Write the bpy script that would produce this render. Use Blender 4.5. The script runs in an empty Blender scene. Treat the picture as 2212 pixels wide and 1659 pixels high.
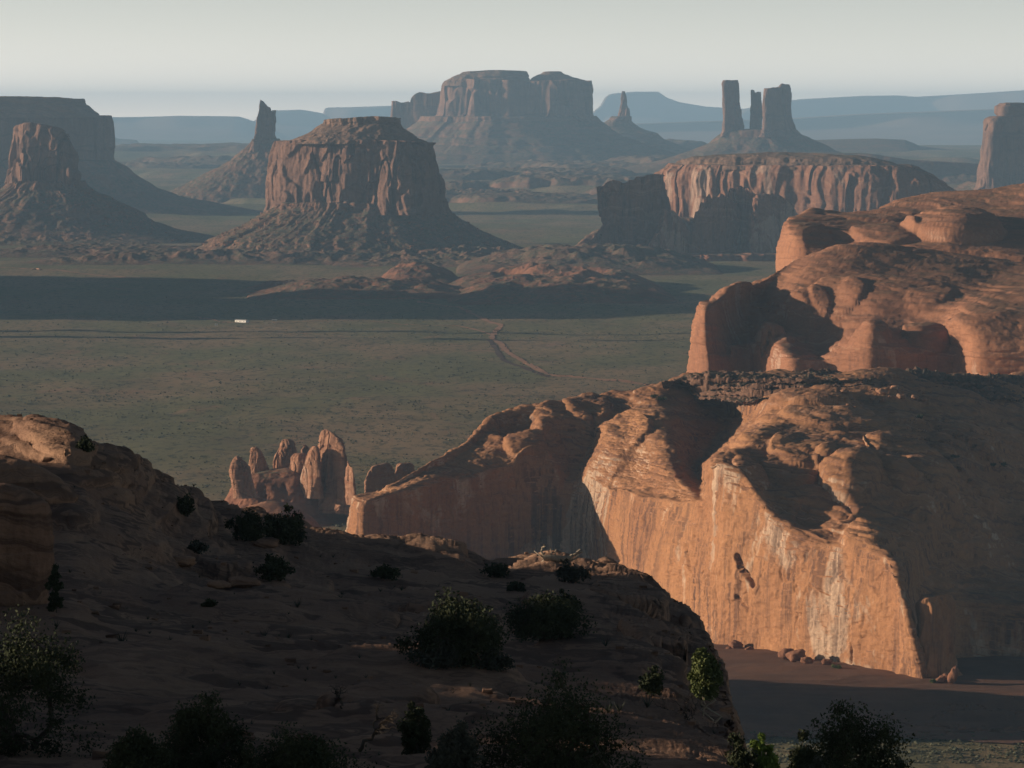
import bpy, math, random
import numpy as np
from math import radians, sin, cos, tan, atan, pi
S = bpy.context.scene
COL = S.collection
# ------------------------------------------------------------------ camera
F = 8450.0; W = 2212.0; HH = 1659.0; CZ = 350.0; HORIZON = 250.0
PITCH = atan((HH / 2 - HORIZON) / F)
cam = bpy.data.cameras.new("camera"); cam.sensor_width = 36; cam.lens = 36 * F / W
cam.clip_start = 1.0; cam.clip_end = 400000
co = bpy.data.objects.new("camera", cam); COL.objects.link(co)
co.location = (0, 0, CZ); co.rotation_euler = (pi / 2 - PITCH, 0, 0)
S.camera = co
# ------------------------------------------------------------------ light
SUN_EL = radians(11.5); SUN_AZ = radians(-5)      # sun far to the left, a touch ahead of the viewer
sdir = np.array([-cos(SUN_EL) * cos(SUN_AZ), -cos(SUN_EL) * sin(SUN_AZ), sin(SUN_EL)])
sl = bpy.data.lights.new("sun", 'SUN'); sl.energy = 5.0; sl.angle = radians(0.55); sl.color = (1.0, 0.82, 0.64)
so = bpy.data.objects.new("sun", sl); COL.objects.link(so)
from mathutils import Vector
so.rotation_euler = Vector(sdir).to_track_quat('Z', 'Y').to_euler()
w = bpy.data.worlds.new("World"); S.world = w; w.use_nodes = True
wn = w.node_tree; bg = wn.nodes["Background"]
sky = wn.nodes.new("ShaderNodeTexSky"); sky.sky_type = 'NISHITA'; sky.sun_disc = False
sky.sun_elevation = SUN_EL; sky.sun_rotation = math.atan2(sdir[0], sdir[1])
sky.altitude = 1900; sky.air_density = 1.0; sky.dust_density = 3.0; sky.ozone_density = 1.0
# hazy band low over the horizon, paler than the sky above it
tc = wn.nodes.new("ShaderNodeTexCoord"); sx = wn.nodes.new("ShaderNodeSeparateXYZ"); wn.links.new(tc.outputs["Generated"], sx.inputs[0])
def wm(op, a, b=0.0):
    x = wn.nodes.new("ShaderNodeMath"); x.operation = op
    for i, v in ((0, a), (1, b)):
        if isinstance(v, bpy.types.NodeSocket): wn.links.new(v, x.inputs[i])
        else: x.inputs[i].default_value = v
    return x.outputs[0]
band = wm('EXPONENT', wm('MULTIPLY', wm('ABSOLUTE', sx.outputs[2]), -24.0))
hs = wn.nodes.new("ShaderNodeHueSaturation"); hs.inputs["Saturation"].default_value = .55; wn.links.new(sky.outputs[0], hs.inputs["Color"])
mxw = wn.nodes.new("ShaderNodeMix"); mxw.data_type = 'RGBA'; wn.links.new(band, mxw.inputs[0]); wn.links.new(sky.outputs[0], mxw.inputs[6])
vm = wn.nodes.new("ShaderNodeVectorMath"); vm.operation = 'MULTIPLY'; wn.links.new(hs.outputs[0], vm.inputs[0]); vm.inputs[1].default_value = (7.25, 7.0, 7.7)
wn.links.new(vm.outputs[0], mxw.inputs[7])
lift = wm('ADD', wm('MULTIPLY', wm('EXPONENT', wm('MULTIPLY', wm('ABSOLUTE', sx.outputs[2]), -90.0)), .7), .86)
vl = wn.nodes.new("ShaderNodeVectorMath"); vl.operation = 'SCALE'; wn.links.new(mxw.outputs[2], vl.inputs[0]); wn.links.new(lift, vl.inputs["Scale"])
warm = wn.nodes.new("ShaderNodeMix"); warm.data_type = 'RGBA'; warm.blend_type = 'MULTIPLY'
wn.links.new(wm('EXPONENT', wm('MULTIPLY', wm('ABSOLUTE', sx.outputs[2]), -120.0)), warm.inputs[0]); wn.links.new(vl.outputs[0], warm.inputs[6]); warm.inputs[7].default_value = (1.32, 1.18, 1.06, 1)
wn.links.new(warm.outputs[2], bg.inputs[0]); bg.inputs[1].default_value = 0.041
S.view_settings.view_transform = 'Standard'; S.view_settings.look = 'None'
S.view_settings.exposure = 0.28; S.view_settings.gamma = 1.0
S.render.engine = 'CYCLES'
S.cycles.use_denoising = True
S.cycles.max_bounces = 5; S.cycles.diffuse_bounces = 3; S.cycles.volume_bounces = 2
S.cycles.transparent_max_bounces = 8

# ------------------------------------------------------------------ helpers
def P(px, py, D):
    px = np.asarray(px, float); py = np.asarray(py, float); D = np.asarray(D, float)
    u = (px - W / 2) / F; v = (HH / 2 - py) / F
    c, s = cos(PITCH), sin(PITCH)
    dy = c + v * s; dz = -s + v * c
    return np.stack(np.broadcast_arrays(u / dy * D, D, CZ + dz / dy * D), -1)
def zat(py, D): return float(P(0, py, D)[2])
def xat(px, D): return float(P(px, HORIZON, D)[0])
def proj(V):
    V = np.asarray(V, float); c, s = cos(PITCH), sin(PITCH)
    y = V[..., 1]; z = V[..., 2] - CZ
    dep = y * c - z * s; up = y * s + z * c
    return W / 2 + V[..., 0] / dep * F, HH / 2 - up / dep * F
def _h(ix, iy, iz, seed):
    n = (ix.astype(np.int64) * 374761393 + iy.astype(np.int64) * 668265263 + iz.astype(np.int64) * 1274126177 + seed * 974634541) & 0xffffffff
    n = ((n ^ (n >> 13)) * 1103515245) & 0xffffffff
    n = ((n ^ (n >> 16)) * 2246822519) & 0xffffffff
    return ((n ^ (n >> 15)) & 0xffffff) / float(0xffffff) * 2 - 1
def vn(x, y, z, seed=0):
    x, y, z = np.broadcast_arrays(np.asarray(x, float), np.asarray(y, float), np.asarray(z, float))
    ix, iy, iz = np.floor(x), np.floor(y), np.floor(z)
    f = [x - ix, y - iy, z - iz]; u, v, t = [a * a * a * (a * (a * 6 - 15) + 10) for a in f]
    ix, iy, iz = ix.astype(np.int64), iy.astype(np.int64), iz.astype(np.int64)
    r = 0
    for a in (0, 1):
        for b in (0, 1):
            for c in (0, 1):
                r = r + _h(ix + a, iy + b, iz + c, seed) * (u if a else 1 - u) * (v if b else 1 - v) * (t if c else 1 - t)
    return r
def fbm(p, wl, oc=4, seed=0, sz=1.0, gain=.5):
    wl = np.asarray(wl, float) * np.ones(3)
    x, y, z = p[..., 0] / wl[0], p[..., 1] / wl[1], p[..., 2] / wl[2]
    r = 0; a = 1.0
    for o in range(oc):
        k = 2.03 ** o
        r = r + a * vn(x * k + 17.3 * o, y * k - 9.1 * o, z * k + 5.7 * o, seed + o); a *= gain
    return r
def ridged(p, wl, oc=4, seed=0):
    wl = np.asarray(wl, float) * np.ones(3)
    x, y, z = p[..., 0] / wl[0], p[..., 1] / wl[1], p[..., 2] / wl[2]
    r = 0; a = 1.0
    for o in range(oc):
        x, y = .819 * x - .574 * y, .574 * x + .819 * y
        n = vn(x + 7.3 * o, y - 3.1 * o, z + 1.7 * o, seed + o) + .35 * vn(x * 1.7 + 2.2, y * 1.7, z * 1.7, seed + o + 31)
        r = r + a * (1 - 1.7 * np.sqrt(n * n + .004)); a *= .5; x, y, z = x * 2.03, y * 2.03, z * 2.03
    return r
def sstep(a, b, x):
    t = np.clip((x - a) / (b - a), 0, 1); return t * t * (3 - 2 * t)
def tag(o, label=None, cat=None, group=None, kind=None):
    if label: o['label'] = label
    if cat: o['category'] = cat
    if group: o['group'] = group
    if kind: o['kind'] = kind
    return o
def empty(name, loc, label, cat, group=None):
    o = bpy.data.objects.new(name, None); COL.objects.link(o); o.location = [float(c) for c in loc]
    o.empty_display_size = .1
    return tag(o, label, cat, group)
def mesh(name, V, faces, mat, parent=None, smooth=True, loc=None, attr=None):
    V = np.asarray(V, float).reshape(-1, 3)
    if parent is not None: org = np.array(parent.location)
    elif loc is not None: org = np.array(loc, float)
    else: org = np.zeros(3)
    me = bpy.data.meshes.new(name); F_ = np.asarray(faces, np.int32); k = F_.shape[1]
    me.vertices.add(len(V)); me.vertices.foreach_set("co", (V - org).astype(np.float32).ravel())
    me.loops.add(F_.size); me.loops.foreach_set("vertex_index", F_.ravel())
    me.polygons.add(len(F_)); me.polygons.foreach_set("loop_start", np.arange(0, F_.size, k, dtype=np.int32))
    me.polygons.foreach_set("use_smooth", np.full(len(F_), smooth))
    me.update(calc_edges=True); me.validate()
    me.materials.append(mat)
    o = bpy.data.objects.new(name, me); COL.objects.link(o)
    if parent is not None: o.parent = parent
    else: o.location = org
    return o
def gfaces(n, m, wrap=False, off=0):
    i = np.arange(n - 1)[:, None]; j = np.arange(m if wrap else m - 1)[None, :]; j2 = (j + 1) % m
    f = np.stack([i * m + j, i * m + j2, (i + 1) * m + j2, (i + 1) * m + j], -1)
    return f.reshape(-1, 4) + off
def gnormals(V):
    du = np.gradient(V, axis=0); dv = np.gradient(V, axis=1)
    n = np.cross(dv, du); l = np.linalg.norm(n, axis=-1, keepdims=True); return n / np.maximum(l, 1e-9)
def cr(C, t):
    C = np.asarray(C, float); n = len(C)
    i = np.clip(np.floor(t).astype(int), 0, n - 2); f = (t - i).reshape((-1,) + (1,) * (C.ndim - 1))
    g = lambda k: C[np.clip(k, 0, n - 1)]
    a, b, c, d = g(i - 1), g(i), g(i + 1), g(i + 2)
    s = .42
    m1, m2 = s * (c - a), s * (d - b)
    return (2 * f**3 - 3 * f**2 + 1) * b + (f**3 - 2 * f**2 + f) * m1 + (-2 * f**3 + 3 * f**2) * c + (f**3 - f**2) * m2
def ctrl_t(seg, n):
    seg = np.maximum(seg, seg.max() * .04); c = np.r_[0, np.cumsum(seg)]
    return np.interp(np.linspace(0, c[-1], n), c, np.arange(len(c)))
def loft(ctrl, n, m, clampz=None):
    """ctrl[col][row] = (px,py,D) -> V[n,m,3] (rows, cols)"""
    C = np.array(ctrl, float)
    Wd = P(C[..., 0], C[..., 1], C[..., 2]); Wd = np.swapaxes(Wd, 0, 1)      # rows, cols
    px, py = proj(Wd)
    inside = np.clip(1.0 - np.maximum(np.maximum(-px, px - W), 0) / 300., .15, 1)
    dr = (np.hypot(np.diff(px, axis=0), np.diff(py, axis=0))).mean(1) + np.linalg.norm(np.diff(Wd, axis=0), axis=-1).mean(1) * .06
    dc = ((np.abs(np.diff(px, axis=1)) + .3 * np.abs(np.diff(py, axis=1)) + .04 * np.linalg.norm(np.diff(Wd, axis=1), axis=-1)) * np.minimum(inside[:, 1:], inside[:, :-1])).mean(0)
    A = cr(Wd, ctrl_t(dr, n)); B = np.swapaxes(cr(np.swapaxes(A, 0, 1), ctrl_t(dc, m)), 0, 1)
    return B
def bumps(V, lst):
    """lst: (px,py,D, rx,ry(depth), h) lumps raised along z (h<0 hollows)"""
    for (px, py, D, rx, ry, h) in lst:
        c = P(px, py, D); q = ((V[..., 0] - c[0]) / rx)**2 + ((V[..., 1] - c[1]) / ry)**2
        V[..., 2] += h * np.sqrt(np.clip(1 - q, 0, 1)) * sstep(0, .35, 1 - q)
    return V
def slick(V, lump=(4, 45), mid=(1.2, 14), fine=(.35, 4), ledge=(.7, 5, .12, .05), seed=1, mask=None):
    """weathered sandstone: lumps, hollows, bedding ledges"""
    N = gnormals(V); s = 1 if mask is None else mask[..., None]
    if lump: V = V + s * N * (lump[0] * fbm(V, (lump[1], lump[1] * 1.3, lump[1] * .6), 3, seed))[..., None]
    if mid: V = V + N * (mid[0] * (np.abs(fbm(V, (mid[1], mid[1] * 1.2, mid[1] * .45), 3, seed + 20)) - .35))[..., None]
    if ledge:
        N = gnormals(V)
        q = (V[..., 2] + ledge[2] * V[..., 0] + ledge[3] * V[..., 1]) / ledge[1] + .55 * fbm(V, ledge[1] * 9, 3, seed + 40)
        f = q - np.floor(q); k = vn(np.floor(q), 3.3, .7, seed + 50)
        prof = np.clip(f / .25, 0, 1) * np.clip((1 - f) / .18, 0, 1) * (.55 + .6 * k)
        hz = N.copy(); hz[..., 2] *= .55
        V = V + (1 if mask is None else np.clip((mask[..., None] - .2) * 1.3, 0, 1)) * hz * (ledge[0] * prof * (.5 + .7 * sstep(-.5, .5, fbm(V, 60 * ledge[1] / 5, 2, seed + 60))))[..., None]
    if fine: V = V + N * (fine[0] * fbm(V, (fine[1], fine[1], fine[1] * .5), 3, seed + 70))[..., None]
    return V
def terrace(V, h, tilt=(0, 0), nz=.5, sharp=.3, amt=.85, seed=3, wl=14):
    """flat treads and steep risers: stacked sandstone slabs"""
    q = (V[..., 2] + tilt[0] * V[..., 0] + tilt[1] * V[..., 1]) / h + nz * fbm(V, (wl, wl * 1.6, wl), 3, seed)
    f = q - np.floor(q); k = .55 + .45 * sstep(-.4, .3, fbm(V, (wl * 1.5, wl * 2.5, wl), 2, seed + 7))
    V[..., 2] += h * amt * k * (sstep(0, sharp, f) - f - .5 + sharp / 2); return V
def facewall(V, plate=(1.3, 26), crack=(.9, 16), seed=7, mask=1):
    """spalled plates with sharp edges and upright cracks on a sheer face"""
    N = gnormals(V); N[..., 2] *= .2
    n = fbm(V, (plate[1], plate[1], plate[1] * 1.5), 3, seed) * 2.6; f = n - np.floor(n)
    d = plate[0] * .38 * (np.floor(n) + sstep(.86, 1, f))
    c = np.abs(fbm(V, (crack[1], crack[1], crack[1] * 7), 3, seed + 9)); k = sstep(.0, .4, fbm(V, 60, 2, seed + 12))
    d = d - crack[0] * k * (1 - sstep(.012, .05, c)) + .12 * fbm(V, (5, 5, 60), 3, seed + 15)
    return V + N * (d * mask)[..., None]
def body(name, rows, D, dr, mat, parent=None, top=None, nth=420, nt=110, e=2.6, flute=(10, 40, 8), rough=(2, 12),
         ledge=None, seed=1, label=None, cat=None, group=None, kind=None, capn=26, lean=0, capbump=2.0, fadetop=False, dome=0, skew=0.0):
    """solid of stacked plan outlines; rows bottom to top as (py, xl, xr) read at distance D"""
    rows = np.array(rows, float)
    z = P(0, rows[:, 0], D)[:, 2]; xl = P(rows[:, 1], rows[:, 0], D)[:, 0]; xr = P(rows[:, 2], rows[:, 0], D)[:, 0]
    seg = np.hypot(np.diff(z), .5 * np.abs(np.diff(xr - xl))); c = np.r_[0, np.cumsum(seg)]
    tt = np.linspace(0, c[-1], nt); zz = np.interp(tt, c, z); L = np.interp(tt, c, xl); R = np.interp(tt, c, xr)
    k = np.array([.25, .5, .25])
    for _ in range(2):
        for a in (L, R): a[1:-1] = np.convolve(a, k, 'valid')
    th = np.linspace(0, 2 * pi, nth, endpoint=False) + .0137
    ct, st = np.cos(th), np.sin(th)
    ex = np.sign(ct) * np.abs(ct)**(2 / e); ey = np.sign(st) * np.abs(st)**(2 / e)
    cx = ((L + R) / 2)[:, None]; hw = ((R - L) / 2)[:, None]; ryv = hw * dr if np.isscalar(dr) else hw * np.interp(tt, c, np.array(dr))[:, None]
    V = np.stack(np.broadcast_arrays(cx + hw * ex, D + ryv * ey - skew * hw * ex, zz[:, None]), -1).copy()
    z0, z1 = zz[0], zz[-1]; fr = ((zz - z0) / (z1 - z0))[:, None]
    if top is not None:
        tp = np.array(top, float); tx = P(tp[:, 0], tp[:, 1], D)
        ztop = lambda x: np.interp(x, tx[:, 0], tx[:, 2])
        V[..., 2] = z0 + (ztop(V[..., 0]) - z0) * fr
    out = np.stack(np.broadcast_arrays(ex / hw, ey / np.maximum(ryv, 1e-3), 0 * hw + 0 * ex), -1); out = out / np.linalg.norm(out, axis=-1, keepdims=True)
    amp = np.ones_like(V[..., 0])
    if fadetop: amp = amp * (1 - .8 * fr**3)
    radial = name == 'talus'; rz = 1.2 if radial else 3.0
    if flute:
        a, wl, vs = flute[:3]
        V0 = V
        if radial:
            rm = float(np.median(hw)) * .8; V = np.stack(np.broadcast_arrays(rm * ct + .15 * (V[..., 0] - cx), rm * st + .15 * (V[..., 1] - D), .25 * V[..., 2]), -1)
        d = .5 * ridged(V, (wl, wl, wl * vs), 4, seed) * (.7 + .7 * fbm(V, (wl * 3.1, wl * 3.1, wl * vs), 2, seed + 19)) + .7 * fbm(V, (wl * 2.3, wl * 2.3, wl * vs * 1.5), 3, seed + 9) + .75 * np.abs(fbm(V, (wl * 4.1, wl * 4.1, wl * vs * 2), 2, seed + 29))
        V = V0 + out * (a * d * amp)[..., None]
    if flute and name in ('rock_spire', 'rock_tower', 'cliff', 'rock_fin', 'rock_shaft'):
        cw = flute[1] * 1.3; n1 = np.abs(fbm(V, (cw, cw, cw * 6), 3, seed + 51)); n2 = fbm(V, (cw * 1.4, cw * 1.4, cw * 2.2), 3, seed + 57) * 2.4
        f2 = n2 - np.floor(n2)
        V = V + out * (flute[0] * (.28 * (np.floor(n2) + sstep(.85, 1, f2)) - .55 * (1 - sstep(.015, .07, n1))) * amp)[..., None]
    if ledge:
        q = V[..., 2] / ledge[1] + .35 * fbm(V, ledge[1] * 7, 2, seed + 33); f = q - np.floor(q)
        pr = np.clip(f / .3, 0, 1) * np.clip((1 - f) / .12, 0, 1) * (.6 + .6 * vn(np.floor(q), .5, .5, seed + 3))
        V = V + out * (ledge[0] * (pr - .5))[..., None]
    if rough:
        V = V + out * (rough[0] * fbm(V, (rough[1], rough[1], rough[1] * rz), 3, seed + 5) * amp)[..., None]
        V[..., 2] += fr * rough[0] * .5 * fbm(V, rough[1] * 1.5, 2, seed + 6)
    rim = V[-1]; cen = rim.mean(0); s = np.linspace(1, 0, capn)[1:, None] ** .8
    cx_ = cen[0] + s * (rim[None, :, 0] - cen[0]); cy_ = cen[1] + s * (rim[None, :, 1] - cen[1])
    zin = ztop(cx_) if top is not None else np.full_like(cx_, cen[2])
    cz_ = s**2 * rim[None, :, 2] + (1 - s**2) * zin + dome * (1 - s**2)
    cap = np.stack([cx_, cy_, cz_], -1)
    cap[..., 2] += (1 - s**3) * capbump * fbm(cap, 25, 3, seed + 8)
    V = np.concatenate([V, cap], 0)
    o = mesh(name, V, gfaces(len(V), nth, True), mat, parent, loc=None if parent is not None else (cen[0], cen[1], z0))
    if label or kind: tag(o, label, cat, group, kind)
    return o
# ------------------------------------------------------------------ materials
class NT:
    def __init__(s, name):
        s.m = bpy.data.materials.new(name); s.m.use_nodes = True; s.t = s.m.node_tree
        s.b = s.t.nodes["Principled BSDF"]; s.b.inputs["Roughness"].default_value = .95
        s.b.inputs["Specular IOR Level"].default_value = .12
        g = s.t.nodes.new("ShaderNodeNewGeometry"); s.pos = g.outputs["Position"]; s.nrm = g.outputs["Normal"]
    def n(s, ty, **k):
        x = s.t.nodes.new("ShaderNode" + ty)
        for a, b in k.items(): setattr(x, a, b)
        return x
    def put(s, sock, v):
        if hasattr(v, 'is_output') or isinstance(v, bpy.types.NodeSocket): s.t.links.new(v, sock)
        else: sock.default_value = v
    def scale(s, v, sc):
        x = s.n("Mapping"); s.put(x.inputs["Vector"], v); x.inputs["Scale"].default_value = sc; return x.outputs[0]
    def noise(s, v, sc, det=5, rough=.6, dist=0.0):
        x = s.n("TexNoise"); s.put(x.inputs["Vector"], v); x.inputs["Scale"].default_value = sc
        x.inputs["Detail"].default_value = det; x.inputs["Roughness"].default_value = rough; x.inputs["Distortion"].default_value = dist
        return x.outputs[0]
    def math(s, op, a, b=0.0, clamp=False):
        x = s.n("Math", operation=op, use_clamp=clamp); s.put(x.inputs[0], a); s.put(x.inputs[1], b); return x.outputs[0]
    def ss(s, v, a, b):
        x = s.n("MapRange", interpolation_type='SMOOTHSTEP'); s.put(x.inputs[0], v); x.inputs[1].default_value = a; x.inputs[2].default_value = b
        return x.outputs[0]
    def mix(s, f, a, b, mode='MIX'):
        x = s.n("Mix", data_type='RGBA', blend_type=mode); s.put(x.inputs[0], f)
        for k, v in ((6, a), (7, b)): s.put(x.inputs[k], v if not isinstance(v, tuple) else (*v, 1))
        return x.outputs[2]
    def sep(s, v):
        x = s.n("SeparateXYZ"); s.put(x.inputs[0], v); return x.outputs
    def bump(s, h, dist, strength=1.0):
        x = s.n("Bump"); s.put(x.inputs["Height"], h); x.inputs["Distance"].default_value = dist; x.inputs["Strength"].default_value = strength
        s.t.links.new(x.outputs[0], s.b.inputs["Normal"])
    def done(s, c):
        s.put(s.b.inputs["Base Color"], c); return s.m
def rock(name, c1, c2, cs=None, cb=None, veg=None, ns=.02, streak=(.08, .006), sf=(.5, .7), band=(.12, .5, .65), bump=(.08, 2.0), vegs=(.85, .05), tilt=(0.1, 0.05), pale=None, palesc=.015, soil=None, flatband=None):
    t = NT(name)
    c = t.mix(t.ss(t.noise(t.pos, ns, 6, .6), .35, .65), c1, c2)
    px = t.sep(t.pos); nz = t.sep(t.nrm)[2]
    if cb:
        q = t.math('ADD', px[2], t.math('ADD', t.math('MULTIPLY', px[0], tilt[0]), t.math('MULTIPLY', px[1], tilt[1])))
        q = t.math('ADD', q, t.math('MULTIPLY', t.noise(t.pos, band[0] * .18, 3), 4.5 / band[0]))
        cmb = t.n("CombineXYZ"); t.put(cmb.inputs[2], q)
        bf = t.math('MULTIPLY', t.ss(t.noise(cmb.outputs[0], band[0], 4, .75), band[1], band[2]), .8)
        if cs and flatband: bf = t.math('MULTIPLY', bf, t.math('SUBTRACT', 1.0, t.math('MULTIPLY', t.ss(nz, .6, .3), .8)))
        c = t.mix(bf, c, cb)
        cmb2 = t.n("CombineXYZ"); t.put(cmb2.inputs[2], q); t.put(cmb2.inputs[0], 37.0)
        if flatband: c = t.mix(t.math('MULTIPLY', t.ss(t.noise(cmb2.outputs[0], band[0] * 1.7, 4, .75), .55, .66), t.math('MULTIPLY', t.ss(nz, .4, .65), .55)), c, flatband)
    steep = t.ss(nz, .75, .35)
    if pale:
        c = t.mix(t.math('MULTIPLY', t.math('MULTIPLY', t.ss(t.noise(t.scale(t.pos, (1, 1, .45)), palesc, 5, .65, .6), .54, .6), steep), .8), c, pale)
    if cs:
        v = t.scale(t.pos, (streak[0], streak[0], streak[1]))
        f = t.math('MULTIPLY', t.ss(t.noise(v, 1.0, 6, .7), *sf), t.ss(t.noise(t.pos, ns * .7, 3), .35, .6))
        c = t.mix(t.math('MULTIPLY', t.math('MULTIPLY', f, steep), .85), c, cs)
        v2 = t.scale(t.pos, (streak[0] * 4, streak[0] * 4, streak[1] * 2))
        c = t.mix(t.math('MULTIPLY', t.math('MULTIPLY', t.ss(t.noise(v2, 1.0, 4, .7), .5, .75), steep), .5), c, cs)
    if soil:
        c = t.mix(t.math('MULTIPLY', t.ss(nz, .9, .98), t.ss(t.noise(t.pos, .03, 5, .6), .45, .55)), c, soil)
    if veg:
        g = t.ss(t.noise(t.pos, vegs[1], 5, .7), .36, .52); g2 = t.ss(t.noise(t.pos, vegs[1] * 9, 3, .7), .42, .58)
        c = t.mix(t.math('MULTIPLY', t.math('MULTIPLY', t.ss(nz, vegs[0], vegs[0] + .12), g), t.math('ADD', t.math('MULTIPLY', g2, .7), .2)), c, veg)
    c = t.mix(.6, c, t.mix(t.noise(t.pos, bump[0] * 3, 4, .7), (.45, .45, .45), (1.35, 1.35, 1.35)), 'MULTIPLY')
    t.bump(t.noise(t.scale(t.pos, (1, 1, 1.6)), bump[0], 7, .68), bump[1])
    return t.done(c)
M = {}
M['butte'] = rock('butte_cliff_rock', (.165, .09, .062), (.225, .123, .082), cs=(.06, .042, .037), cb=(.13, .072, .052), ns=.01, streak=(.03, .003), bump=(.05, 4), band=(.02, .5, .6))
M['talus'] = rock('talus_rubble', (.168, .088, .056), (.120, .068, .048), cb=(.200, .104, .064), ns=.008, bump=(.04, 6), band=(.024, .416, .480), veg=(.080, .080, .048), vegs=(.6, .01))
M['cap'] = rock('butte_caprock', (.19, .115, .078), (.25, .145, .095), cb=(.13, .085, .06), ns=.02, bump=(.06, 4), band=(.05, .47, .58), veg=(.10, .10, .06), vegs=(.9, .02))
M['mid'] = rock('pale_cliff_rock', (.304, .152, .092), (.368, .200, .128), cs=(.096, .056, .044), cb=(.240, .112, .068), pale=(.400, .272, .200), palesc=.008, ns=.012, streak=(.035, .004), bump=(.05, 4), band=(.024, .400, .496), veg=(.080, .080, .048))
M['slick'] = rock('slickrock', (.320, .148, .080), (.248, .112, .064), cs=(.112, .060, .044), cb=(.360, .192, .116), ns=.012, streak=(.06, .006), bump=(.12, 1.6), band=(.080, .400, .512), pale=(.400, .264, .184), palesc=.02, veg=(.088, .092, .048), vegs=(.955, .03))
M['slickfar'] = rock('slickrock_weathered', (.35, .165, .09), (.275, .125, .07), cs=(.12, .065, .05), cb=(.235, .12, .075), ns=.01, streak=(.05, .006), flatband=(.44, .25, .155), bump=(.09, .8), band=(.16, .5, .62), pale=(.42, .27, .19), palesc=.014, veg=(.085, .09, .05), vegs=(.935, .007), tilt=(.08, .03))
M['wall'] = rock('streaked_wall_rock', (.385, .19, .09), (.30, .142, .07), cs=(.095, .052, .04), cb=(.17, .085, .055), flatband=(.46, .26, .16), ns=.012, streak=(.13, .006), sf=(.45, .6), bump=(.12, .55), band=(.2, .49, .6), pale=(.5, .36, .25), palesc=.016, veg=(.10, .10, .055), vegs=(.955, .03), tilt=(.16, .06))
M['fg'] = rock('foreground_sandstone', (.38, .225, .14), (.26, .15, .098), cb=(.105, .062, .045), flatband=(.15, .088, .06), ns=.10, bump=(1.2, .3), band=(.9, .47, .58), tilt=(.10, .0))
M['red'] = rock('red_badlands', (.20, .088, .052), (.26, .118, .068), cb=(.13, .06, .042), ns=.02, bump=(.05, 3), band=(.06, .5, .6), veg=(.09, .09, .055), vegs=(.85, .01))
M['rubble'] = rock('caprock_rubble', (.2, .11, .07), (.14, .08, .055), cb=(.08, .05, .04), ns=.05, bump=(.3, .8), band=(.3, .48, .6), veg=(.06, .065, .038), vegs=(.8, .05))
M['boulder'] = rock('boulder_rock', (.264, .124, .072), (.200, .092, .056), ns=.2, bump=(.5, .4))
def ground_mat():
    t = NT('scrub_ground')
    px = t.sep(t.pos)
    st = t.scale(t.pos, (1, .45, 1))
    c = t.mix(t.ss(t.noise(st, .0035, 6, .62), .4, .62), (.145, .132, .06), (.235, .163, .09))
    c = t.mix(t.math('MULTIPLY', t.ss(t.noise(st, .0016, 4, .6, .5), .55, .66), .8), c, (.15, .15, .065))
    c = t.mix(t.math('MULTIPLY', t.ss(t.noise(st, .008, 5, .7, .4), .56, .68), .65), c, (.25, .135, .082))
    c = t.mix(t.math('MULTIPLY', t.ss(t.noise(st, .09, 4, .75), .5, .62), .75), c, (.05, .056, .032))
    # bare reddish sand under the near cliffs
    sand = t.math('MULTIPLY', t.ss(t.math('ADD', px[1], t.math('MULTIPLY', t.noise(t.pos, .02, 4), 260)), 2440, 2300), t.ss(t.math('ADD', px[1], t.math('MULTIPLY', t.noise(t.pos, .02, 4), 120)), 2195, 2235))
    t.sandfac = sand
    c = t.mix(t.noise(t.scale(t.pos, (1, .3, 1)), .5, 4, .7), c, t.mix(.5, c, (.5, .5, .5), 'OVERLAY'))
    t.bump(t.noise(t.pos, .35, 5, .75), .9)
    return t.done(c)
M['ground'] = ground_mat()
def plain(name, c1, c2, sc=.5, bump=None):
    t = NT(name); c = t.mix(t.ss(t.noise(t.pos, sc, 5, .65), .35, .65), c1, c2)
    if bump: t.bump(t.noise(t.pos, bump[0], 5, .7), bump[1])
    return t.done(c)
M['road'] = plain('dirt_road', (.36, .19, .11), (.29, .15, .09), .05)
M['washbed'] = plain('wash_bed', (.07, .045, .035), (.1, .06, .045), .05)  # soil darkened to stand for the shade of the roadside bank
M['sand'] = plain('brown_sand', (.17, .088, .056), (.125, .068, .047), .03, (.3, .5))
M['scrub'] = plain('scrub_bush', (.075, .08, .045), (.105, .10, .06), .1)
M['far'] = plain('far_mesa_rock', (.2, .13, .09), (.26, .16, .11), .0015)
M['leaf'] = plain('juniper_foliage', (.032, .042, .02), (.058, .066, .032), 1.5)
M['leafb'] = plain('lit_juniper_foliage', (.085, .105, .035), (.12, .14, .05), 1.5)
M['sage'] = plain('sage_foliage', (.05, .055, .04), (.085, .088, .064), 2.0)
M['bright'] = plain('spring_foliage', (.13, .19, .035), (.19, .25, .055), 2.0)
M['bark'] = plain('juniper_bark', (.06, .045, .034), (.10, .08, .06), 4.0, (9, .02))
M['deadwood'] = plain('grey_deadwood', (.30, .245, .18), (.42, .35, .26), 5.0, (7, .05))
M['white'] = plain('white_paint', (.82, .78, .7), (.75, .72, .66), .3)
M['roof'] = plain('pale_roof', (.5, .47, .42), (.42, .4, .37), .3)
M['dark'] = plain('window_glass', (.04, .045, .05), (.05, .055, .06), .3)
for k in ('leaf', 'leafb', 'sage', 'bright'):
    b = M[k].node_tree.nodes["Principled BSDF"]; b.inputs["Roughness"].default_value = .8
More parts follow.
